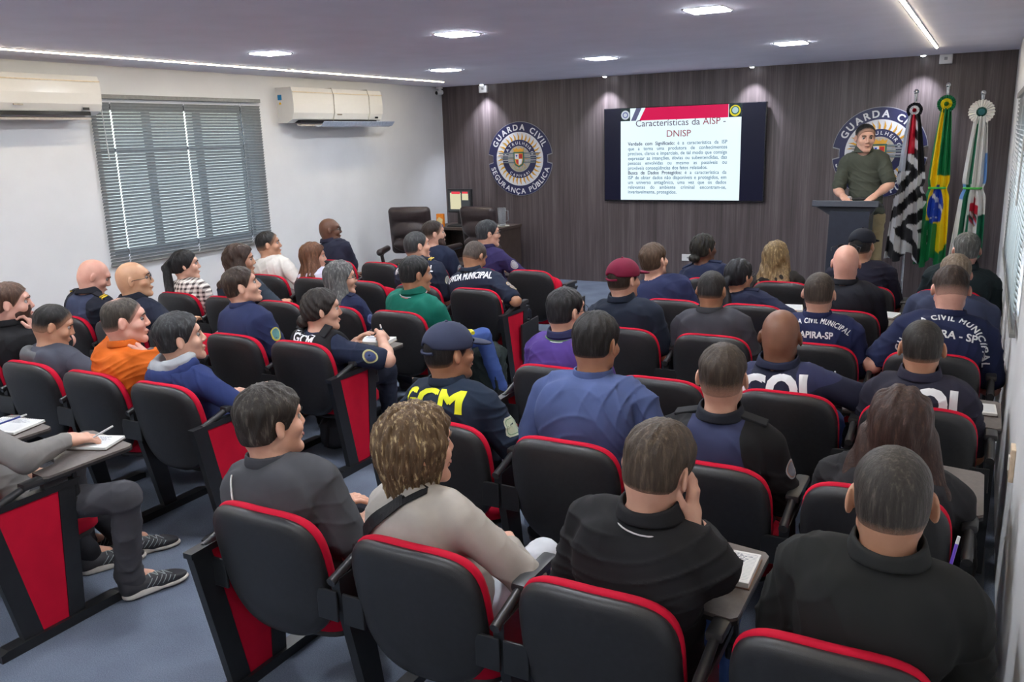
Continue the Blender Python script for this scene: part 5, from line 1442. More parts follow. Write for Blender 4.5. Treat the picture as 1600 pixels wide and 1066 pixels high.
for x, y, l in ((-5.84, 9.86, 'small white box at the back of the desk right of the monitor'), (-6.02, 9.90, 'low pale box behind the monitor stand')):
    root = empty('small_box', (x, y, .7825)); tag(root, l, 'box'); m = MB(); m.box((0, 0, .02), (.12, .07, .04), 0, None, .003); m.build('carton', M_white, root)
    m = MB(); m.box((0, -.036, .02), (.06, .002, .016)); m.build('print', mat_var('grey_plastic', (.3, .3, .3), .4), root)
root = empty('serving_tray', (-5.50, 9.70, .7825)); tag(root, 'pale round tray on the right end of the desk', 'tray'); m = MB(); m.cyl((0, 0, 0), (0, 0, .012), .105, .115, 28); m.build('plate', mat_var('tray_cream', (.6, .58, .48), .4), root, smooth=True)
M_clear = None
mt, nt, b = nodemat('clear_plastic'); b.inputs['Transmission Weight'].default_value = .85; b.inputs['Roughness'].default_value = .1; b.inputs['Base Color'].default_value = (.85, .9, .93, 1); b.inputs['IOR'].default_value = 1.2
root = empty('water_pitcher', (-5.48, 9.70, .795)); tag(root, 'clear plastic water pitcher on the pale tray at the end of the desk', 'pitcher')
m = MB(); m.cyl((0, 0, 0), (0, 0, .23), .045, .055, 24); m.build('body', mt, root, smooth=True)
m = MB(); m.tube([(.05, 0, .20), (.095, 0, .19), (.095, 0, .07), (.048, 0, .05)], .007, 8); m.build('handle', mt, root, smooth=True)
root = empty('napkin_holder', (-5.60, 9.66, .795)); tag(root, 'white paper holder beside the clear water pitcher', 'holder')
m = MB(); m.prism([(-.045, 0), (.045, 0), (.035, .12), (-.045, .14)], 'y', -.03, .03); m.build('body', M_white, root)
def armchair(x, y, rz, label, s=1.0):
    root = empty('office_chair', (x, y, 0), R_(rz)); tag(root, label, 'chair', 'padded leather office chairs'); root.scale = (s, s, s)
    M = mat_var('leather_brown', (.030, .020, .020), .33, 25, .2, .35, 60, bdist=.004)
    sdf_obj('backrest', [Box((0, -.02, .90), (.27, .06, .30), rotm(0, R_(-10), 0), .055, .02), Ell((0, .03, 1.10), (.24, .06, .09), None, .03), Ell((0, .035, .90), (.22, .06, .11), None, .03), Ell((0, .04, .72), (.22, .06, .09), None, .03)], .012, M, root)
    sdf_obj('seat', [Box((0, .24, .47), (.27, .27, .075), None, .06, .02)], .014, M, root)
    for sg in (-1, 1):
        sdf_obj('armrest', [Cone((sg*.31, .02, .68), (sg*.31, .36, .67), .038, .042, .02), Cone((sg*.31, .30, .66), (sg*.29, .26, .46), .022, .022, .02)], .010, M, root)
    m = MB(); m.cyl((0, .22, .08), (0, .22, .42), .03, .03, 14)
    for k in range(5):
        a = 2*PI*k/5; m.tube([(0, .22, .10), (.30*math.cos(a), .22+.30*math.sin(a), .06)], [.022, .015], 8); m.sphere((.30*math.cos(a), .22+.30*math.sin(a), .03), .028, 8)
    m.build('star_base', M_steel, root, smooth=True)
    return root
armchair(-6.02, 8.42, 200, 'large dark leather office chair by the left wall, nearest the corner', .95)
armchair(-5.32, 8.85, 175, 'large dark leather office chair pushed under the desk, right of the other one', .93)
# ------------------------------------------------------------------ the people
NAVY = (.014, .018, .045); NAVY2 = (.022, .030, .085); BLACK = (.012, .012, .014); DK = (.010, .013, .022)
SK_L = (.62, .36, .26); SK_M = (.50, .27, .17); SK_T = (.40, .20, .115); SK_D = (.13, .058, .034); SK_B = (.19, .085, .050); SK_R = (.66, .36, .28)
H_BLK = (.014, .012, .012); H_DB = (.030, .019, .013); H_BR = (.070, .040, .024); H_GR = (.14, .14, .14); H_SP = (.045, .042, .040)
def P_(code, H, label, **sp):
    x, y = seat(code); H = HEADS.get(code, H)
    r = .0062 if code[0] == 'R' and code[1] in '12' else (.0072 if code[1] in '123' or code in ('R33', 'R34') else .0085)
    sp.setdefault('res', r)
    return person((x, y, 0), H, sp, label)
W3 = [(.70, .70, .72)]
def two_tone(q):     # navy back panel with black yoke and sleeves
    return np.minimum(np.minimum(.095+.25*np.clip(-q[:, 2], 0, .3)-np.abs(q[:, 0]), .035-q[:, 2]), .06-q[:, 1])

# --- right block, nearest row
P_('R11', (-.13, .14, 1.005), 'person with wavy dark greying hair and a charcoal shirt with one thin white stripe', hs=1.10, w=1.12, yaw=-18, pitch=2, tyaw=8, skin=SK_L, style='full', hair=(.030, .024, .020), hair2=(.16, .14, .12), top=(.060, .062, .070), hands=('lap', 'lap'), collar=((.045, .047, .055), 'crew'), chain=True, pants=(.02, .02, .03), belly=.02, topname='shirt', wr=.004, res=.006)
P_('R12', (-.07, .12, 1.02), 'person with short layered blonde hair, beige top and black bag strap across the back', hs=1.12, w=.98, yaw=-28, pitch=0, tyaw=-8, skin=SK_L, style='bob', hair=(.12, .072, .038), hair2=(.85, .66, .36), top=(.36, .33, .30), sleeve='long', hands=('lap', dict(w=(.08, .46, .60), hint=(1.2, -.5, -.5))), pants=(.55, .57, .62), collar=((.33, .30, .27), 'crew'), res=.006, neckr=.9, wr=.004)
P_('R13', (.11, .13, 1.09), 'person in a black polo with thin collar stripe, face resting on a watch wearing hand', hs=1.10, w=1.14, yaw=-10, pitch=-12, roll=6, tyaw=-6, skin=SK_L, style='short', hair=(.060, .042, .030), hair2=(.17, .13, .09), top=BLACK, collar=((.012, .012, .014), 'polo'), piping=[(.65, .62, .62)], hands=('lap', 'face'), watch=1, pants=(.05, .10, .28), belly=.02, res=.006, wr=.0055, al=1.05)
P_('R14', (.095, .13, 1.105), 'person in a plain black polo seen from behind at the bottom right, cropped dark hair', hs=1.10, w=1.08, yaw=8, pitch=-6, tyaw=0, skin=SK_M, style='buzz', hair=(.040, .034, .030), hair2=(.15, .13, .11), top=(.016, .017, .017), collar=((.016, .017, .017), 'polo'), hands=('lap', 'lap'), pants=(.25, .34, .50), res=.006, ear=1.15, belly=.02, wr=.005)
# --- second row
P_('R21', (-.05, .16, 1.03), 'person in a navy cap and a navy shirt with big yellow letters on the back', hs=1.08, w=1.10, yaw=-25, pitch=0, tyaw=-4, skin=SK_T, cap=(.026, .032, .065), capband=(.75, .65, .02), hair=H_BLK, top=(.013, .022, .042), hands=(dict(w=(-.24, .44, .62), hint=(-1, -.4, -.9)), dict(w=(.10, .48, .60), hint=(.8, -.2, -1))), pants=(.30, .38, .52), collar=((.013, .022, .042), 'crew'),
   text=[dict(t='GCM', size=.135, z=-.085, x=-.02, bold=.045, cn='yellow', c=(.72, .75, .01), sx=1.12)], patches=[dict(arm=1, t=.42, r=.036, c=[(.45, .50, .35), (.10, .22, .12), (.50, .52, .40)], shape='square', h=1.2)])
P_('R22', (.05, .22, 1.12), 'person leaning forward in a wide steel blue shirt, short black hair', hs=1.10, w=1.30, yaw=-6, pitch=-8, tyaw=0, skin=SK_T, style='short', hair=H_BLK, hair2=(.05, .05, .052), top=(.060, .085, .20), hands=(dict(w=(-.17, .50, .58), hint=(-.45, -.5, -1)), dict(w=(.18, .50, .62), hint=(.6, -.3, -1))), collar=((.055, .078, .19), 'crew'), pants=(.03, .04, .08), belly=.03, wr=.005, hump=.06)
P_('R23', (.0, .14, 1.05), 'person with a high fade haircut in a two tone navy and black uniform shirt', hs=1.06, w=1.06, yaw=4, pitch=0, skin=SK_L, style='fade', hair=(.045, .032, .024), hair2=(.13, .10, .075), top=BLACK, top2=[(.030, .036, .085)], paint=two_tone, collar=((.014, .016, .024), 'polo'), epaulette=(.016, .017, .020), epsides=(0, 1), pants=BLACK, necklen=.02, ear=1.1, patches=[dict(arm=1, t=.32, f=-.2, r=.032, c=[(.20, .22, .26), (.45, .16, .05), (.45, .46, .48)])])
P_('R24', (.04, .13, .975), 'person with long dark brown hair held by a grey clip, in a loose black top', hs=1.12, w=1.16, yaw=6, pitch=-4, skin=SK_M, style='halfup', hair=(.040, .020, .016), hair2=(.13, .070, .050), top=(.020, .020, .023), sleeve='long', hands=('lap', 'lap'), pants=(.10, .20, .32), neckr=.85, belly=.03, wr=.004)
# --- third row
P_('R31', (.03, .14, 1.03), 'person with slick black hair and glasses in a purple polo with striped collar', hs=1.06, w=1.06, yaw=-22, pitch=0, skin=SK_L, style='short', hair=(.016, .015, .017), hair2=(.06, .06, .065), glasses=True, beard=(.05, .035, .03), top=(.075, .040, .21), collar=((.020, .022, .07), 'polo'), piping=[(.65, .70, .60), (.10, .22, .04)], pants=DK)
P_('R33', (.0, .16, .995), 'person with shaved head and dark brown skin in a navy polo with white letters', hs=1.12, w=1.12, yaw=2, pitch=-6, skin=SK_B, style='bald', hair=H_BLK, top=(.018, .020, .042), top2=[(.030, .034, .085)], paint=lambda q: np.minimum(np.abs(q[:, 0])-.10, q[:, 2]+.06), collar=((.016, .020, .045), 'polo'), hands=('lap', 'write'), pants=(.04, .07, .18), neckr=1.1,
   text=[dict(t='COI', size=.19, z=-.125, x=.0, bold=.055, seg=.012, sx=.88)])
P_('R34', (.04, .15, .99), 'person with close cropped dark hair and protruding ears in a navy polo with white letters', hs=1.06, w=1.02, yaw=6, pitch=-4, skin=SK_M, style='buzz', hair=(.022, .018, .016), hair2=(.075, .065, .06), top=(.022, .021, .036), collar=((.022, .021, .040), 'polo'), ear=1.12, hands=('lap', 'lap'), pants=(.04, .07, .18), text=[dict(t='COI', size=.18, z=-.125, x=.015, bold=.055, sx=.88)])
# --- fourth row
P_('R41', (-.02, .14, 1.035), 'person in a maroon cap and dark navy polo', hs=1.08, w=1.14, yaw=-20, pitch=2, skin=SK_L, cap=(.17, .008, .035), hair=H_DB, top=(.014, .020, .036), collar=((.012, .018, .034), 'polo'), hands=('lap', 'lap'), pants=(.03, .04, .08), belly=.02)
P_('R42', (-.03, .14, 1.0), 'person with close cropped black hair in a plain dark grey shirt', hs=1.02, w=1.10, yaw=0, pitch=-10, skin=SK_T, style='buzz', hair=(.022, .020, .020), hair2=(.08, .075, .075), top=(.050, .050, .062), hands=('lap', 'lap'), pants=(.10, .17, .42), collar=((.045, .045, .056), 'crew'))
P_('R43', (.02, .14, 1.015), 'person with short brown hair in a navy shirt with arched white lettering, middle column', hs=1.04, w=1.12, yaw=0, pitch=-4, skin=SK_L, style='buzz', hair=(.050, .036, .028), hair2=(.14, .11, .09), top=(.016, .022, .075), hands=('lap', 'lap'), collar=((.015, .020, .07), 'crew'), pants=DK,
   text=[dict(t='GUARDA CIVIL MUNICIPAL', size=.044, z=-.040, bold=.035, arc=.30, sx=.62), dict(t='ITAPIRA-SP', size=.050, z=-.120, bold=.035, sx=.85)])
P_('R44', (.105, .20, 1.06), 'person bending forward in a navy shirt with arched white lettering, by the right wall', hs=1.10, w=1.14, yaw=10, pitch=-26, skin=SK_R, style='fade', hair=(.045, .028, .022), hair2=(.11, .07, .055), top=(.014, .020, .062), hands=(dict(w=(-.26, .42, .70), hint=(-.6, -.6, -.8)), 'lap'), watch=0, watchcol=(.14, .12, .05), collar=((.013, .018, .058), 'crew'), pants=DK, belly=.03, hump=.06, armr=1.1,
   text=[dict(t='GUARDA CIVIL MUNICIPAL', size=.052, z=-.055, x=.0, bold=.035, arc=.19, sx=.80), dict(t='ITAPIRA - SP', size=.054, z=-.150, bold=.03)])
# --- fifth row
P_('R51', (-.16, .12, 1.015), 'person with short brown hair tilting the head, plain navy shirt', hs=1.10, w=1.20, yaw=-14, pitch=8, roll=-4, skin=SK_L, style='short', hair=H_BR, hair2=(.17, .12, .085), top=(.020, .026, .075), pants=DK, shl=(.03, 0, 0))
P_('R52', (-.10, .12, .95), 'person with a long black ponytail in a dark uniform shirt', hs=1.02, w=.98, yaw=-25, pitch=0, skin=SK_M, style='pony', hside=-1, hair=(.010, .010, .013), hair2=(.05, .05, .065), glasses=True, top=(.014, .018, .045), epaulette=(.012, .016, .040), hands=('lap', dict(w=(.20, .40, .66), hint=(1, -.4, -.5))), pants=DK, neckr=.85)
P_('R53', (.015, .13, 1.055), 'person with a shiny bald head, sunglasses pushed up, plain black shirt', hs=1.06, w=1.12, yaw=2, pitch=-4, skin=SK_R, style='bald', hair=H_DB, sunglasses=True, top=(.014, .015, .022), collar=((.013, .014, .02), 'crew'), neckr=1.12, pants=DK, sleeve='rolled', belly=.02)
P_('R54', (.10, .15, 1.0), 'person with fair greying hair in a slate blue shirt, mostly hidden behind the broad man', hs=1.06, w=1.22, yaw=14, pitch=-8, skin=SK_R, style='short', hair=(.20, .15, .11), hair2=(.36, .30, .24), top=(.040, .050, .095), pants=DK, hands=('lap', 'lap'))
# --- front row
P_('R61', (-.08, .12, .98), 'person with dark braided hair in a low bun and a navy uniform, front row', hs=1.06, w=1.04, yaw=-30, pitch=4, skin=SK_D, style='braids', hair=(.014, .012, .010), hair2=(.055, .050, .030), top=(.016, .022, .055), epaulette=(.014, .020, .050), pants=DK)
P_('R62', (-.06, .12, .94), 'person with long wavy light brown to blonde hair, seen from behind in the front row', hs=1.06, w=.98, yaw=4, pitch=0, skin=SK_L, style='longwavy', hair=(.19, .125, .060), hair2=(.66, .48, .23), top=(.020, .017, .016), pants=DK, neckr=.85, sleeve='none')
P_('R63', (.0, .12, 1.045), 'person in a black cap and dark shirt, just left of the flags', hs=1.06, w=1.16, yaw=-14, pitch=0, skin=SK_M, cap=(.010, .012, .020), hair=H_BLK, top=(.014, .014, .028), pants=DK, hands=('lap', 'lap'))
P_('R64', (.13, .12, 1.035), 'person with short grey hair and dark green black shirt in front of the white flag', hs=1.06, w=1.16, yaw=6, pitch=0, skin=SK_R, style='short', hair=(.10, .10, .095), hair2=(.34, .34, .33), top=(.010, .018, .022), pants=DK, collar=((.010, .018, .022), 'polo'))

# --- left block
# nearest row, mostly outside the frame
P_('L15', (-.20, .13, 1.03), 'person in a grey sweatshirt at the bottom left, head cut off, hand on a notebook', hs=1.06, w=1.1, yaw=-10, tyaw=0, skin=SK_L, style='short', hair=H_DB, top=(.19, .18, .17), sleeve='long', hands=(dict(w=(-.15, .45, .52), hint=(-1, -.4, -.5)), dict(w=(.13, .47, .715), hint=(1, -.5, -.3), curl=.45, n=(.1, -.1, 1), d=(.35, .95, -.1))), al=1.1, pants=(.058, .058, .066), shoe='sneaker', legs=[None, ((.42, .50, .50), (.325, .53, .105))], shoeyaw=(0, -18), wr=.004, res=.0065)
P_('L14', (-.10, .15, 1.02), 'person beyond the left edge of the photo, only trousers and dark shoes in view', hs=1.04, yaw=-10, skin=SK_L, style='short', hair=H_DB, top=(.03, .03, .035), hands=('lap', 'lap'), pants=(.012, .012, .016), shoe='sneaker', legs=[((-.05, .66, .46), (.50, .60, .10)), ((.13, .66, .46), (.52, .78, .10))], shoeyaw=(-26, -30), res=.010)
P_('L22', (.20, .14, 1.06), 'person with brown hair and full beard at the left edge, hand near the mouth', hs=1.06, w=1.04, yaw=-38, pitch=0, skin=SK_R, style='short', hair=(.085, .045, .030), hair2=(.18, .10, .065), beard=(.055, .025, .017), top=BLACK, collar=((.011, .011, .013), 'crew'), hands=('lap', 'chin'), pants=DK)
P_('L23', (.02, .14, .965), 'young person with black hair, blue grey shirt and a grey hood hanging at the back', hs=1.02, w=1.0, yaw=-34, pitch=-18, skin=SK_M, style='fade', hair=H_BLK, hair2=(.05, .045, .045), top=(.060, .064, .085), hands=('lap', dict(w=(.22, .46, .70), hint=(1, -.4, -.5))), pants=DK)
P_('L24', (.08, .14, 1.04), 'person in an orange shirt with a silver necklace, fingers touching the neck', hs=1.10, w=1.16, yaw=-38, pitch=0, tyaw=-12, skin=SK_R, style='thin', hair=(.050, .040, .032), hair2=(.13, .11, .09), top=(.62, .125, .012), sleeve='long', collar=((.60, .12, .012), 'crew'), chain=True, hands=('lap', 'neck'), watch=1, watchcol=(.12, .25, .28), pants=DK, belly=.03)
P_('L25', (-.07, .15, .97), 'person with greying dark hair in a blue hoodie with a light grey hood lining', hs=1.10, w=1.16, yaw=-34, pitch=6, tyaw=-14, skin=SK_L, style='full', hair=(.026, .026, .028), hair2=(.12, .125, .13), top=(.018, .030, .11), sleeve='long', hands=('lap', dict(w=(.22, .50, .64), hint=(1, -.4, -.6))), pants=(.05, .11, .28), shoe='black')
P_('L31', (.12, .15, 1.03), 'person with a shaved head looking down, two tone uniform with yellow banded shoulder straps', hs=1.08, w=1.14, yaw=-32, pitch=-24, skin=SK_R, style='bald', hair=H_DB, top=(.012, .014, .024), top2=[(.040, .050, .095)], paint=two_tone, collar=((.012, .013, .02), 'polo'), epaulette=(.012, .013, .02), epstripe=True, pants=DK)
P_('L32', (.0, .15, 1.03), 'person with a bald head and dark rimmed glasses, navy uniform polo', hs=1.12, w=1.14, yaw=-42, pitch=4, skin=(.56, .32, .19), style='bald', hair=H_DB, glasses=True, top=(.014, .018, .035), collar=((.012, .014, .024), 'polo'), pants=DK, neckr=1.05, hands=('lap', dict(w=(.28, .40, .72), hint=(1, -.4, -.6))), patches=[dict(arm=1, t=.5, r=.034, c=[(.6, .6, .55), (.03, .05, .16), (.02, .04, .12)], shape='square', h=1.2)])
P_('L34', (-.09, .15, 1.045), 'young person looking up in a navy shirt with a shield shaped sleeve patch', hs=1.06, w=1.12, yaw=-38, pitch=12, tyaw=-10, skin=SK_L, style='short', hair=(.040, .026, .020), hair2=(.14, .10, .07), top=(.022, .030, .085), collar=((.020, .027, .078), 'crew'), pants=DK, hands=('lap', 'lap'), patches=[dict(arm=1, t=.35, r=.036, c=[(.10, .25, .25), (.35, .38, .35), (.55, .50, .05)], shape='shield', h=1.1)])
def plate_(q): return np.where((np.abs(q[:, 0]) < .165) & (q[:, 2] < -.02), 1, 0)
P_('L35', (.0, .16, .945), 'person with a low bun and black tactical vest over a navy shirt, writing', hs=1.10, w=1.12, yaw=-38, pitch=-2, tyaw=-14, skin=SK_L, style='bun', hside=-1, hair=(.022, .017, .015), hair2=(.075, .06, .05), top=(.014, .020, .045), hands=(dict(w=(.08, .44, .68), hint=(-1, -.4, -.6)), dict(w=(.25, .50, .73), hint=(1, -.5, -.5), n=(.8, 0, .6), curl=.95, d=(-.35, .85, -.05))), pants=(.014, .018, .035), patches=[dict(arm=1, t=.42, r=.036, c=[(.05, .07, .16), (.40, .25, .08), (.50, .50, .25)])])
def plaid():
    m, nt, b = nodemat('plaid_cloth'); tc = N(nt, 'ShaderNodeTexCoord')
    cols = []
    outs = []
    for ax, sc_ in (('X', 9.0), ('Z', 9.0)):
        wv = N(nt, 'ShaderNodeTexWave'); wv.wave_type = 'BANDS'; wv.bands_direction = ax; wv.inputs['Scale'].default_value = sc_; wv.inputs['Distortion'].default_value = .6
        nt.links.new(tc.outputs['Object'], wv.inputs['Vector']); r = ramp(nt, wv.outputs['Color'], [(.35, (.05, .035, .035)), (.55, (.85, .78, .72))]); outs.append(r)
    mx = N(nt, 'ShaderNodeMixRGB', blend_type='MIX'); mx.inputs[0].default_value = .5
    nt.links.new(outs[0].outputs[0], mx.inputs[1]); nt.links.new(outs[1].outputs[0], mx.inputs[2]); nt.links.new(mx.outputs[0], b.inputs['Base Color']); b.inputs['Roughness'].default_value = .9
    return m
P_('L41', (-.03, .14, .975), 'person with a long black ponytail and a black and white plaid shirt', hs=1.06, w=.98, yaw=-36, pitch=2, skin=SK_L, style='highpony', hside=-1, hair=(.012, .011, .012), hair2=(.05, .05, .05), top=plaid(), sleeve='long', pants=DK, neckr=.85)
P_('L42', (.01, .15, 1.03), 'person with long dark brown wavy hair falling down the back, dark teal shirt', hs=1.08, w=1.02, yaw=-38, pitch=0, skin=SK_M, style='longwavy', hair=(.045, .025, .018), hair2=(.12, .070, .050), top=(.020, .030, .045), hands=('lap', dict(w=(.24, .42, .68), hint=(1, -.3, -.6))), pants=DK, neckr=.85)
P_('L44', (-.09, .15, .945), 'person with shoulder length grey streaked hair and glasses in a navy uniform', hs=1.06, w=1.0, yaw=-42, pitch=0, tyaw=-10, skin=SK_L, style='long', hair=(.10, .10, .10), hair2=(.48, .47, .45), glasses=True, top=(.016, .022, .060), epaulette=(.014, .018, .045), pants=DK, neckr=.85, patches=[dict(arm=1, t=.42, r=.033, c=[(.08, .10, .25), (.30, .36, .50), (.08, .10, .25)])])
P_('L45', (.0, .15, 1.0), 'person with short dark hair in a green polo with a striped collar and blue jeans', hs=1.10, w=1.26, yaw=-32, pitch=-2, tyaw=-10, skin=SK_T, style='short', hair=(.016, .016, .017), hair2=(.07, .07, .07), top=(.005, .135, .095), collar=((.005, .12, .085), 'polo'), piping=[(.6, .2, .2), (.6, .6, .6)], pants=(.055, .10, .30), belly=.03, legs=[None, ((.30, .66, .50), (.36, .78, .10))], shoe='black', wr=.004)
P_('L51', (-.09, .15, 1.02), 'young person with dark fade haircut in an off white long sleeved shirt', hs=1.04, w=1.08, yaw=-44, pitch=4, skin=SK_M, style='fade', hair=(.016, .014, .014), hair2=(.05, .045, .045), top=(.60, .57, .53), sleeve='long', pants=(.12, .13, .15), hands=('lap', dict(w=(.18, .40, .62), hint=(1, -.4, -.6))))
P_('L52', (-.11, .15, .935), 'person with long reddish brown hair in a pale lilac shirt', hs=1.04, w=.96, yaw=-38, pitch=-2, skin=SK_L, style='long', hair=(.12, .050, .025), hair2=(.30, .15, .085), top=(.50, .50, .60), sleeve='long', pants=DK, neckr=.85)
P_('L54', (-.09, .15, 1.06), 'person with a crew cut in a lettered navy uniform with yellow banded shoulder straps', hs=1.06, w=1.14, yaw=-30, pitch=4, skin=SK_L, style='buzz', hair=(.040, .040, .042), hair2=(.13, .13, .13), top=(.016, .021, .040), collar=((.014, .018, .034), 'polo'), epaulette=(.014, .018, .034), epstripe=True, pants=DK, text=[dict(t='GUARDA MUNICIPAL', size=.078, z=-.085, bold=.035, sx=.52)], patches=[dict(arm=1, t=.4, r=.034, c=[(.30, .30, .28), (.30, .35, .45), (.45, .42, .30)])])
P_('L55', (-.09, .15, .99), 'person with a buzz cut bowing the head, dark uniform with white lettering across the shoulders', hs=1.06, w=1.18, yaw=-12, pitch=-30, skin=SK_T, style='buzz', hair=(.060, .045, .038), hair2=(.14, .11, .09), top=(.014, .019, .038), collar=((.012, .017, .034), 'polo'), hands=('lap', dict(w=(.20, .36, .64), hint=(1, -.4, -.6))), pants=DK, belly=.02, text=[dict(t='GUARDA MUNICIPAL', size=.080, z=-.050, bold=.035, sx=.55)], patches=[dict(arm=1, t=.42, r=.034, c=[(.28, .22, .18), (.10, .22, .40), (.50, .36, .15)])])
P_('L61', (-.20, .15, 1.045), 'person with shaved head, dark brown skin and glasses by the left wall', hs=1.06, w=1.08, yaw=-44, pitch=0, skin=SK_D, style='bald', hair=H_BLK, glasses=(.10, .02, .02), top=(.022, .024, .044), pants=DK, collar=((.02, .022, .04), 'polo'), hands=('lap', 'chin'))
P_('L63', (-.03, .14, 1.04), 'person with slicked dark hair in a navy shirt with a round sleeve patch', hs=1.06, w=1.08, yaw=-40, pitch=2, skin=SK_L, style='fade', hair=(.028, .018, .014), hair2=(.09, .06, .05), beard=(.09, .06, .05), top=(.014, .020, .045), pants=DK, patches=[dict(arm=1, t=.5, r=.035, c=[(.40, .40, .40), (.04, .05, .09), (.50, .50, .48)])])
P_('L64', (.01, .14, 1.055), 'person with black grey hair and thin glasses in a dark purple navy long sleeved shirt', hs=1.06, w=1.16, yaw=-42, pitch=0, tyaw=-14, skin=SK_L, style='short', hair=(.030, .032, .036), hair2=(.10, .105, .115), glasses=True, top=(.030, .022, .085), sleeve='long', collar=((.025, .02, .07), 'crew'), pants=DK, belly=.02, hands=('lap', 'desk'), text=[dict(t='GUARDA', size=.075, z=-.100, x=-.03, bold=.035, sx=.7)], patches=[dict(arm=1, t=.25, r=.034, c=[(.30, .30, .32), (.06, .06, .16), (.32, .32, .30)])])
# --- the speaker
person((-1.03, 9.30, 0), (.06, .03, 1.79), dict(stand=True, hs=1.07, w=1.06, yaw=14, pitch=-6, tyaw=0, skin=SK_L, style='fade', hair=(.012, .011, .011), hair2=(.04, .035, .035), top=(.060, .066, .050), collar=((.055, .060, .045), 'polo'), hands=(dict(w=(-.05, .27, 1.235), hint=(-1, -.4, -.5), curl=.3, n=(0, .1, 1)), dict(w=(.22, .27, 1.235), hint=(.5, -.8, -.8), curl=.3, n=(0, .1, 1))), pants=(.30, .25, .15), al=1.0, res=.007, shoe='black', group='speaker'), 'person standing behind the lectern in a dark olive polo and khaki trousers, speaking', rz=R_(186))

# ------------------------------------------------------------------ things worn by particular people
def find(txt):
    for q in PEOPLE:
        if txt in q[0]['label']: return q
# bag strap across the back
root, topo, Nk, T, arms, H, M, SJ, P = find('black bag strap')
def strap(parent, target, pts, T, wd, mat, name):
    me0 = target.data; nv = len(me0.vertices); co = np.empty(nv*3, np.float32); me0.vertices.foreach_get('co', co); co = co.reshape(-1, 3)
    bvh = BVHTree.FromPolygons([tuple(map(float, c)) for c in co], [tuple(p.vertices) for p in me0.polygons])
    m = MB(); L = []
    pts = [np.array(p) for p in pts]; n = 26; fd = T[:, 1]*.84-T[:, 2]*.54
    for i in range(n+1):
        t = i/n*(len(pts)-1); k = min(int(t), len(pts)-2); c = pts[k]+(pts[k+1]-pts[k])*(t-k); d = unit(pts[k+1]-pts[k]); w_ = unit(np.cross(d, fd))
        for s_ in (-.5, 0, .5):
            p = c+w_*wd*s_; h = bvh.ray_cast(Vector(p-fd*.5), Vector(fd))
            q = np.array(h[0]) if h[0] is not None else p
            L.append(q-fd*.007)
    for i in range(n):
        for j in (0, 1): m.add([L[i*3+j], L[i*3+j+1], L[(i+1)*3+j+1], L[(i+1)*3+j]], [(0, 1, 2, 3)])
    o = m.build(name, mat, parent); sm = o.modifiers.new('t', 'SOLIDIFY'); sm.thickness = .004; return o
strap(root, topo, [Nk+T[:, 0]*.080+T[:, 2]*.035, Nk+T[:, 0]*.02-T[:, 2]*.030, Nk-T[:, 0]*.12-T[:, 2]*.155, Nk-T[:, 0]*.20-T[:, 2]*.25], T, .038, fabric((.010, .010, .012), .6), 'bag_strap')
q = MB(); c = P+np.array([.12, .16, .12]); Mx = Matrix.Translation(Vector(c)) @ Matrix.Rotation(R_(-40), 4, 'X') @ Matrix.Rotation(R_(-10), 4, 'Z')
q.cyl((0, 0, 0), (0, 0, .008), .045, .045, 24, 0, True, Mx); q.cyl((0, 0, .008), (0, 0, .014), .032, .026, 8, 1, True, Mx); q.cyl((0, 0, .014), (0, 0, .018), .016, .012, 12, 0, True, Mx)
o = q.build('belt_badge', [M_shell, mat_var('badge_gold', (.60, .38, .06), .3, metal=.7)], root)
# thin white stripe on the charcoal shirt
root, topo, Nk, T, arms, H, M, SJ, P = find('thin white stripe')
strap(topo, topo, [Nk-T[:, 0]*.075-T[:, 2]*.035, Nk-T[:, 0]*.062-T[:, 2]*.20], T, .0045, mat_var('stripe_white', (.7, .7, .7), .6), 'stripe')
# tactical vest
root, topo, Nk, T, arms, H, M, SJ, P = find('tactical vest')
up = T[:, 2]; rt = T[:, 0]; fw = T[:, 1]
vest = TORSO[root.name](.027)+[half(Nk-up*.40, -up, .02), Cone(Nk+up*.0+fw*.01, Nk+up*.12, .080, .10, .015, 's')]
for sg in (-1, 1): vest.append(Cone(SJ[(sg+1)//2]+rt*sg*.045+up*.09, SJ[(sg+1)//2]+rt*sg*.055-up*.25, .080, .070, .015, 's'))
vo = sdf_obj('tactical_vest', vest, .0075, fabric((.013, .014, .015), .8), root, wrinkle(5, .002))
for sg in (-1, 1):
    q = MB(); c = Nk+rt*sg*.105+up*.052-fw*.02; Mx = Matrix.Translation(Vector(c)) @ Matrix(T.tolist()).to_4x4() @ Matrix.Rotation(R_(28), 4, 'X')
    q.box((0, 0, 0), (.070, .085, .012), 0, Mx, .004); q.build('shoulder_pad', fabric((.010, .010, .012), .7), vo)
def plate_on(vo, Nk, T, z, w_, h_, mat, name, off): return wrap_box(vo, Nk, T, z, w_, h_, mat, name, off)
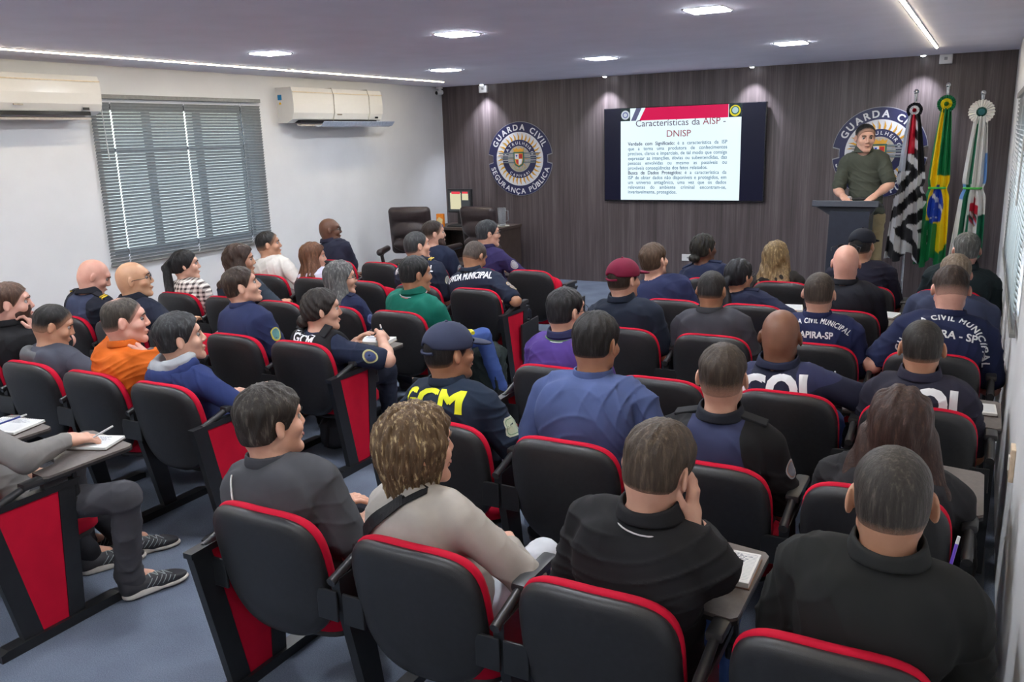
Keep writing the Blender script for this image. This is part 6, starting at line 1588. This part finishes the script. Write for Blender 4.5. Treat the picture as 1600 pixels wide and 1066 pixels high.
def wrap_box(vo, Nk, T, z, w_, h_, mat, name, off, fr=None):
    me0 = vo.data; nv = len(me0.vertices); co = np.empty(nv*3, np.float32); me0.vertices.foreach_get('co', co); co = co.reshape(-1, 3)
    bvh = BVHTree.FromPolygons([tuple(map(float, c)) for c in co], [tuple(p.vertices) for p in me0.polygons]); m = MB(); n = 10; G = {}
    for i in range(n+1):
        for j in range(n+1):
            fd = T[:, 1]*math.cos(.55)-T[:, 2]*math.sin(.55); ud = T[:, 2]*math.cos(.55)+T[:, 1]*math.sin(.55); p = Nk+T[:, 2]*z+T[:, 0]*w_*(i/n-.5)+ud*h_*(j/n-.5)-fd*.5; h = bvh.ray_cast(Vector(p), Vector(fd)); G[i, j] = (np.array(h[0]) if h[0] is not None else p+fd*.35)-fd*off
    for i in range(n):
        for j in range(n): m.add([G[i, j], G[i+1, j], G[i+1, j+1], G[i, j+1]], [(0, 1, 2, 3)])
    return m.build(name, mat, vo)
wrap_box(vo, Nk, T, -.055, .175, .088, mat_var('print_white', (.75, .76, .78), .7, 30, .05), 'name_plate_border', .0018)
wrap_box(vo, Nk, T, -.055, .166, .079, fabric((.012, .012, .014), .8), 'name_plate', .0028)
wrap_text(vo, vo, 'GCM', .080, Nk+up*(-.055), T, MATS['print_white'], 'back_lettering', .03, sx=1.0, off=.004, tilt=.55)
# pen in the writing hands
for key, code in (('tactical vest', 'L35'), ('shaved head and dark brown skin in a navy', 'R33')):
    q_ = find(key); A = q_[4][1]; W = A[2]; x, y = seat(code); hd = unit(A[3])
    c = W+hd*.075
    pen(x+c[0], y+c[1]+.01, c[2]-.055, (-.10, -.25, 1.0), (.02, .09, .14) if code == 'L35' else (.40, .03, .04), 'blue pen held upright by the woman in the black vest' if code == 'L35' else 'red pen held by the bald man in the navy polo', .13)
q_ = find('hand on a notebook'); A = q_[4][1]; x, y = seat('L15'); c = A[2]+unit(A[3])*.07; pen(x+c[0], y+c[1], c[2]-.02, (.5, .5, .35), (.6, .6, .62), 'silver pen in the hand of the person in the grey sweatshirt', .13)
# hoods
root, topo, Nk, T, arms, H, M, SJ, P = find('light grey hood lining')
up = T[:, 2]; rt = T[:, 0]; fw = T[:, 1]
g = []
for t in np.linspace(-2.4, 2.4, 13):
    a_ = math.pi*1.5+t*.72; c = Nk+rt*math.cos(a_)*.105+fw*(math.sin(a_)*.105)+up*(.015-.028*math.cos(t*.72)); 
    if g: g.append(Cone(prev, c, .040, .040, .02))
    else: g.append(Ell(c, (.04, .04, .04), None, .02))
    prev = c
g.append(Ell(Nk-fw*.125-up*.045, (.120, .055, .095), T, .04)); g.append(Cone(Nk+up*.03, Nk+up*.2, .080, .12, .02, 's'))
sdf_obj('hood', g, .0075, fabric((.018, .030, .11)), topo, wrinkle(11, .004))
g = []
for t in np.linspace(-2.6, 2.6, 13):
    a_ = math.pi*1.5+t*.72; c = Nk+rt*math.cos(a_)*.092+fw*(math.sin(a_)*.092)+up*(.045-.010*math.cos(t*.72))
    g.append(Cone(prev, c, .034, .034, .02) if g else Ell(c, (.034, .034, .034), None, .02)); prev = c
g.append(Ell(Nk-fw*.112+up*.005, (.085, .030, .045), T, .03)); g.append(Cone(Nk+up*.0, Nk+up*.2, .070, .10, .015, 's'))
sdf_obj('hood_lining', g, .007, fabric((.30, .31, .33)), topo, wrinkle(21, .005))
root, topo, Nk, T, arms, H, M, SJ, P = find('grey hood hanging'); up = T[:, 2]; rt = T[:, 0]; fw = T[:, 1]
sdf_obj('hood', [Ell(Nk-fw*.085-up*.045-rt*.02, (.105, .042, .080), T, .03), Ell(Nk-fw*.060-up*.005-rt*.085, (.055, .050, .050), T, .03), Cone(Nk, Nk+up*.2, .07, .10, .02, 's')], .007, fabric((.115, .118, .125)), topo, wrinkle(31, .007))

# ------------------------------------------------------------------ camera
cam = bpy.data.cameras.new('camera'); co = bpy.data.objects.new('camera', cam); COL.objects.link(co)
yaw, pit, rol, F = .5069, .2338, -.0309, 1332.31
f = Vector((-math.sin(yaw)*math.cos(pit), math.cos(yaw)*math.cos(pit), -math.sin(pit))); r = Vector((math.cos(yaw), math.sin(yaw), 0)); u = r.cross(f)
r2 = r*math.cos(rol)+u*math.sin(rol); u2 = -r*math.sin(rol)+u*math.cos(rol)
Mx = Matrix((r2, u2, -f)).transposed().to_4x4(); Mx.translation = (0, 0, 1.9); co.matrix_world = Mx
cam.sensor_width = 36; cam.lens = F/1600*36; cam.clip_start = .02; cam.clip_end = 100
SC.camera = co
vs_ = SC.view_settings; vs_.view_transform = 'Standard'; vs_.look = 'None'; vs_.gamma = 1; vs_.exposure = 0.28
try: vs_.use_curve_mapping = False
except Exception: pass
SC.cycles.use_denoising = True
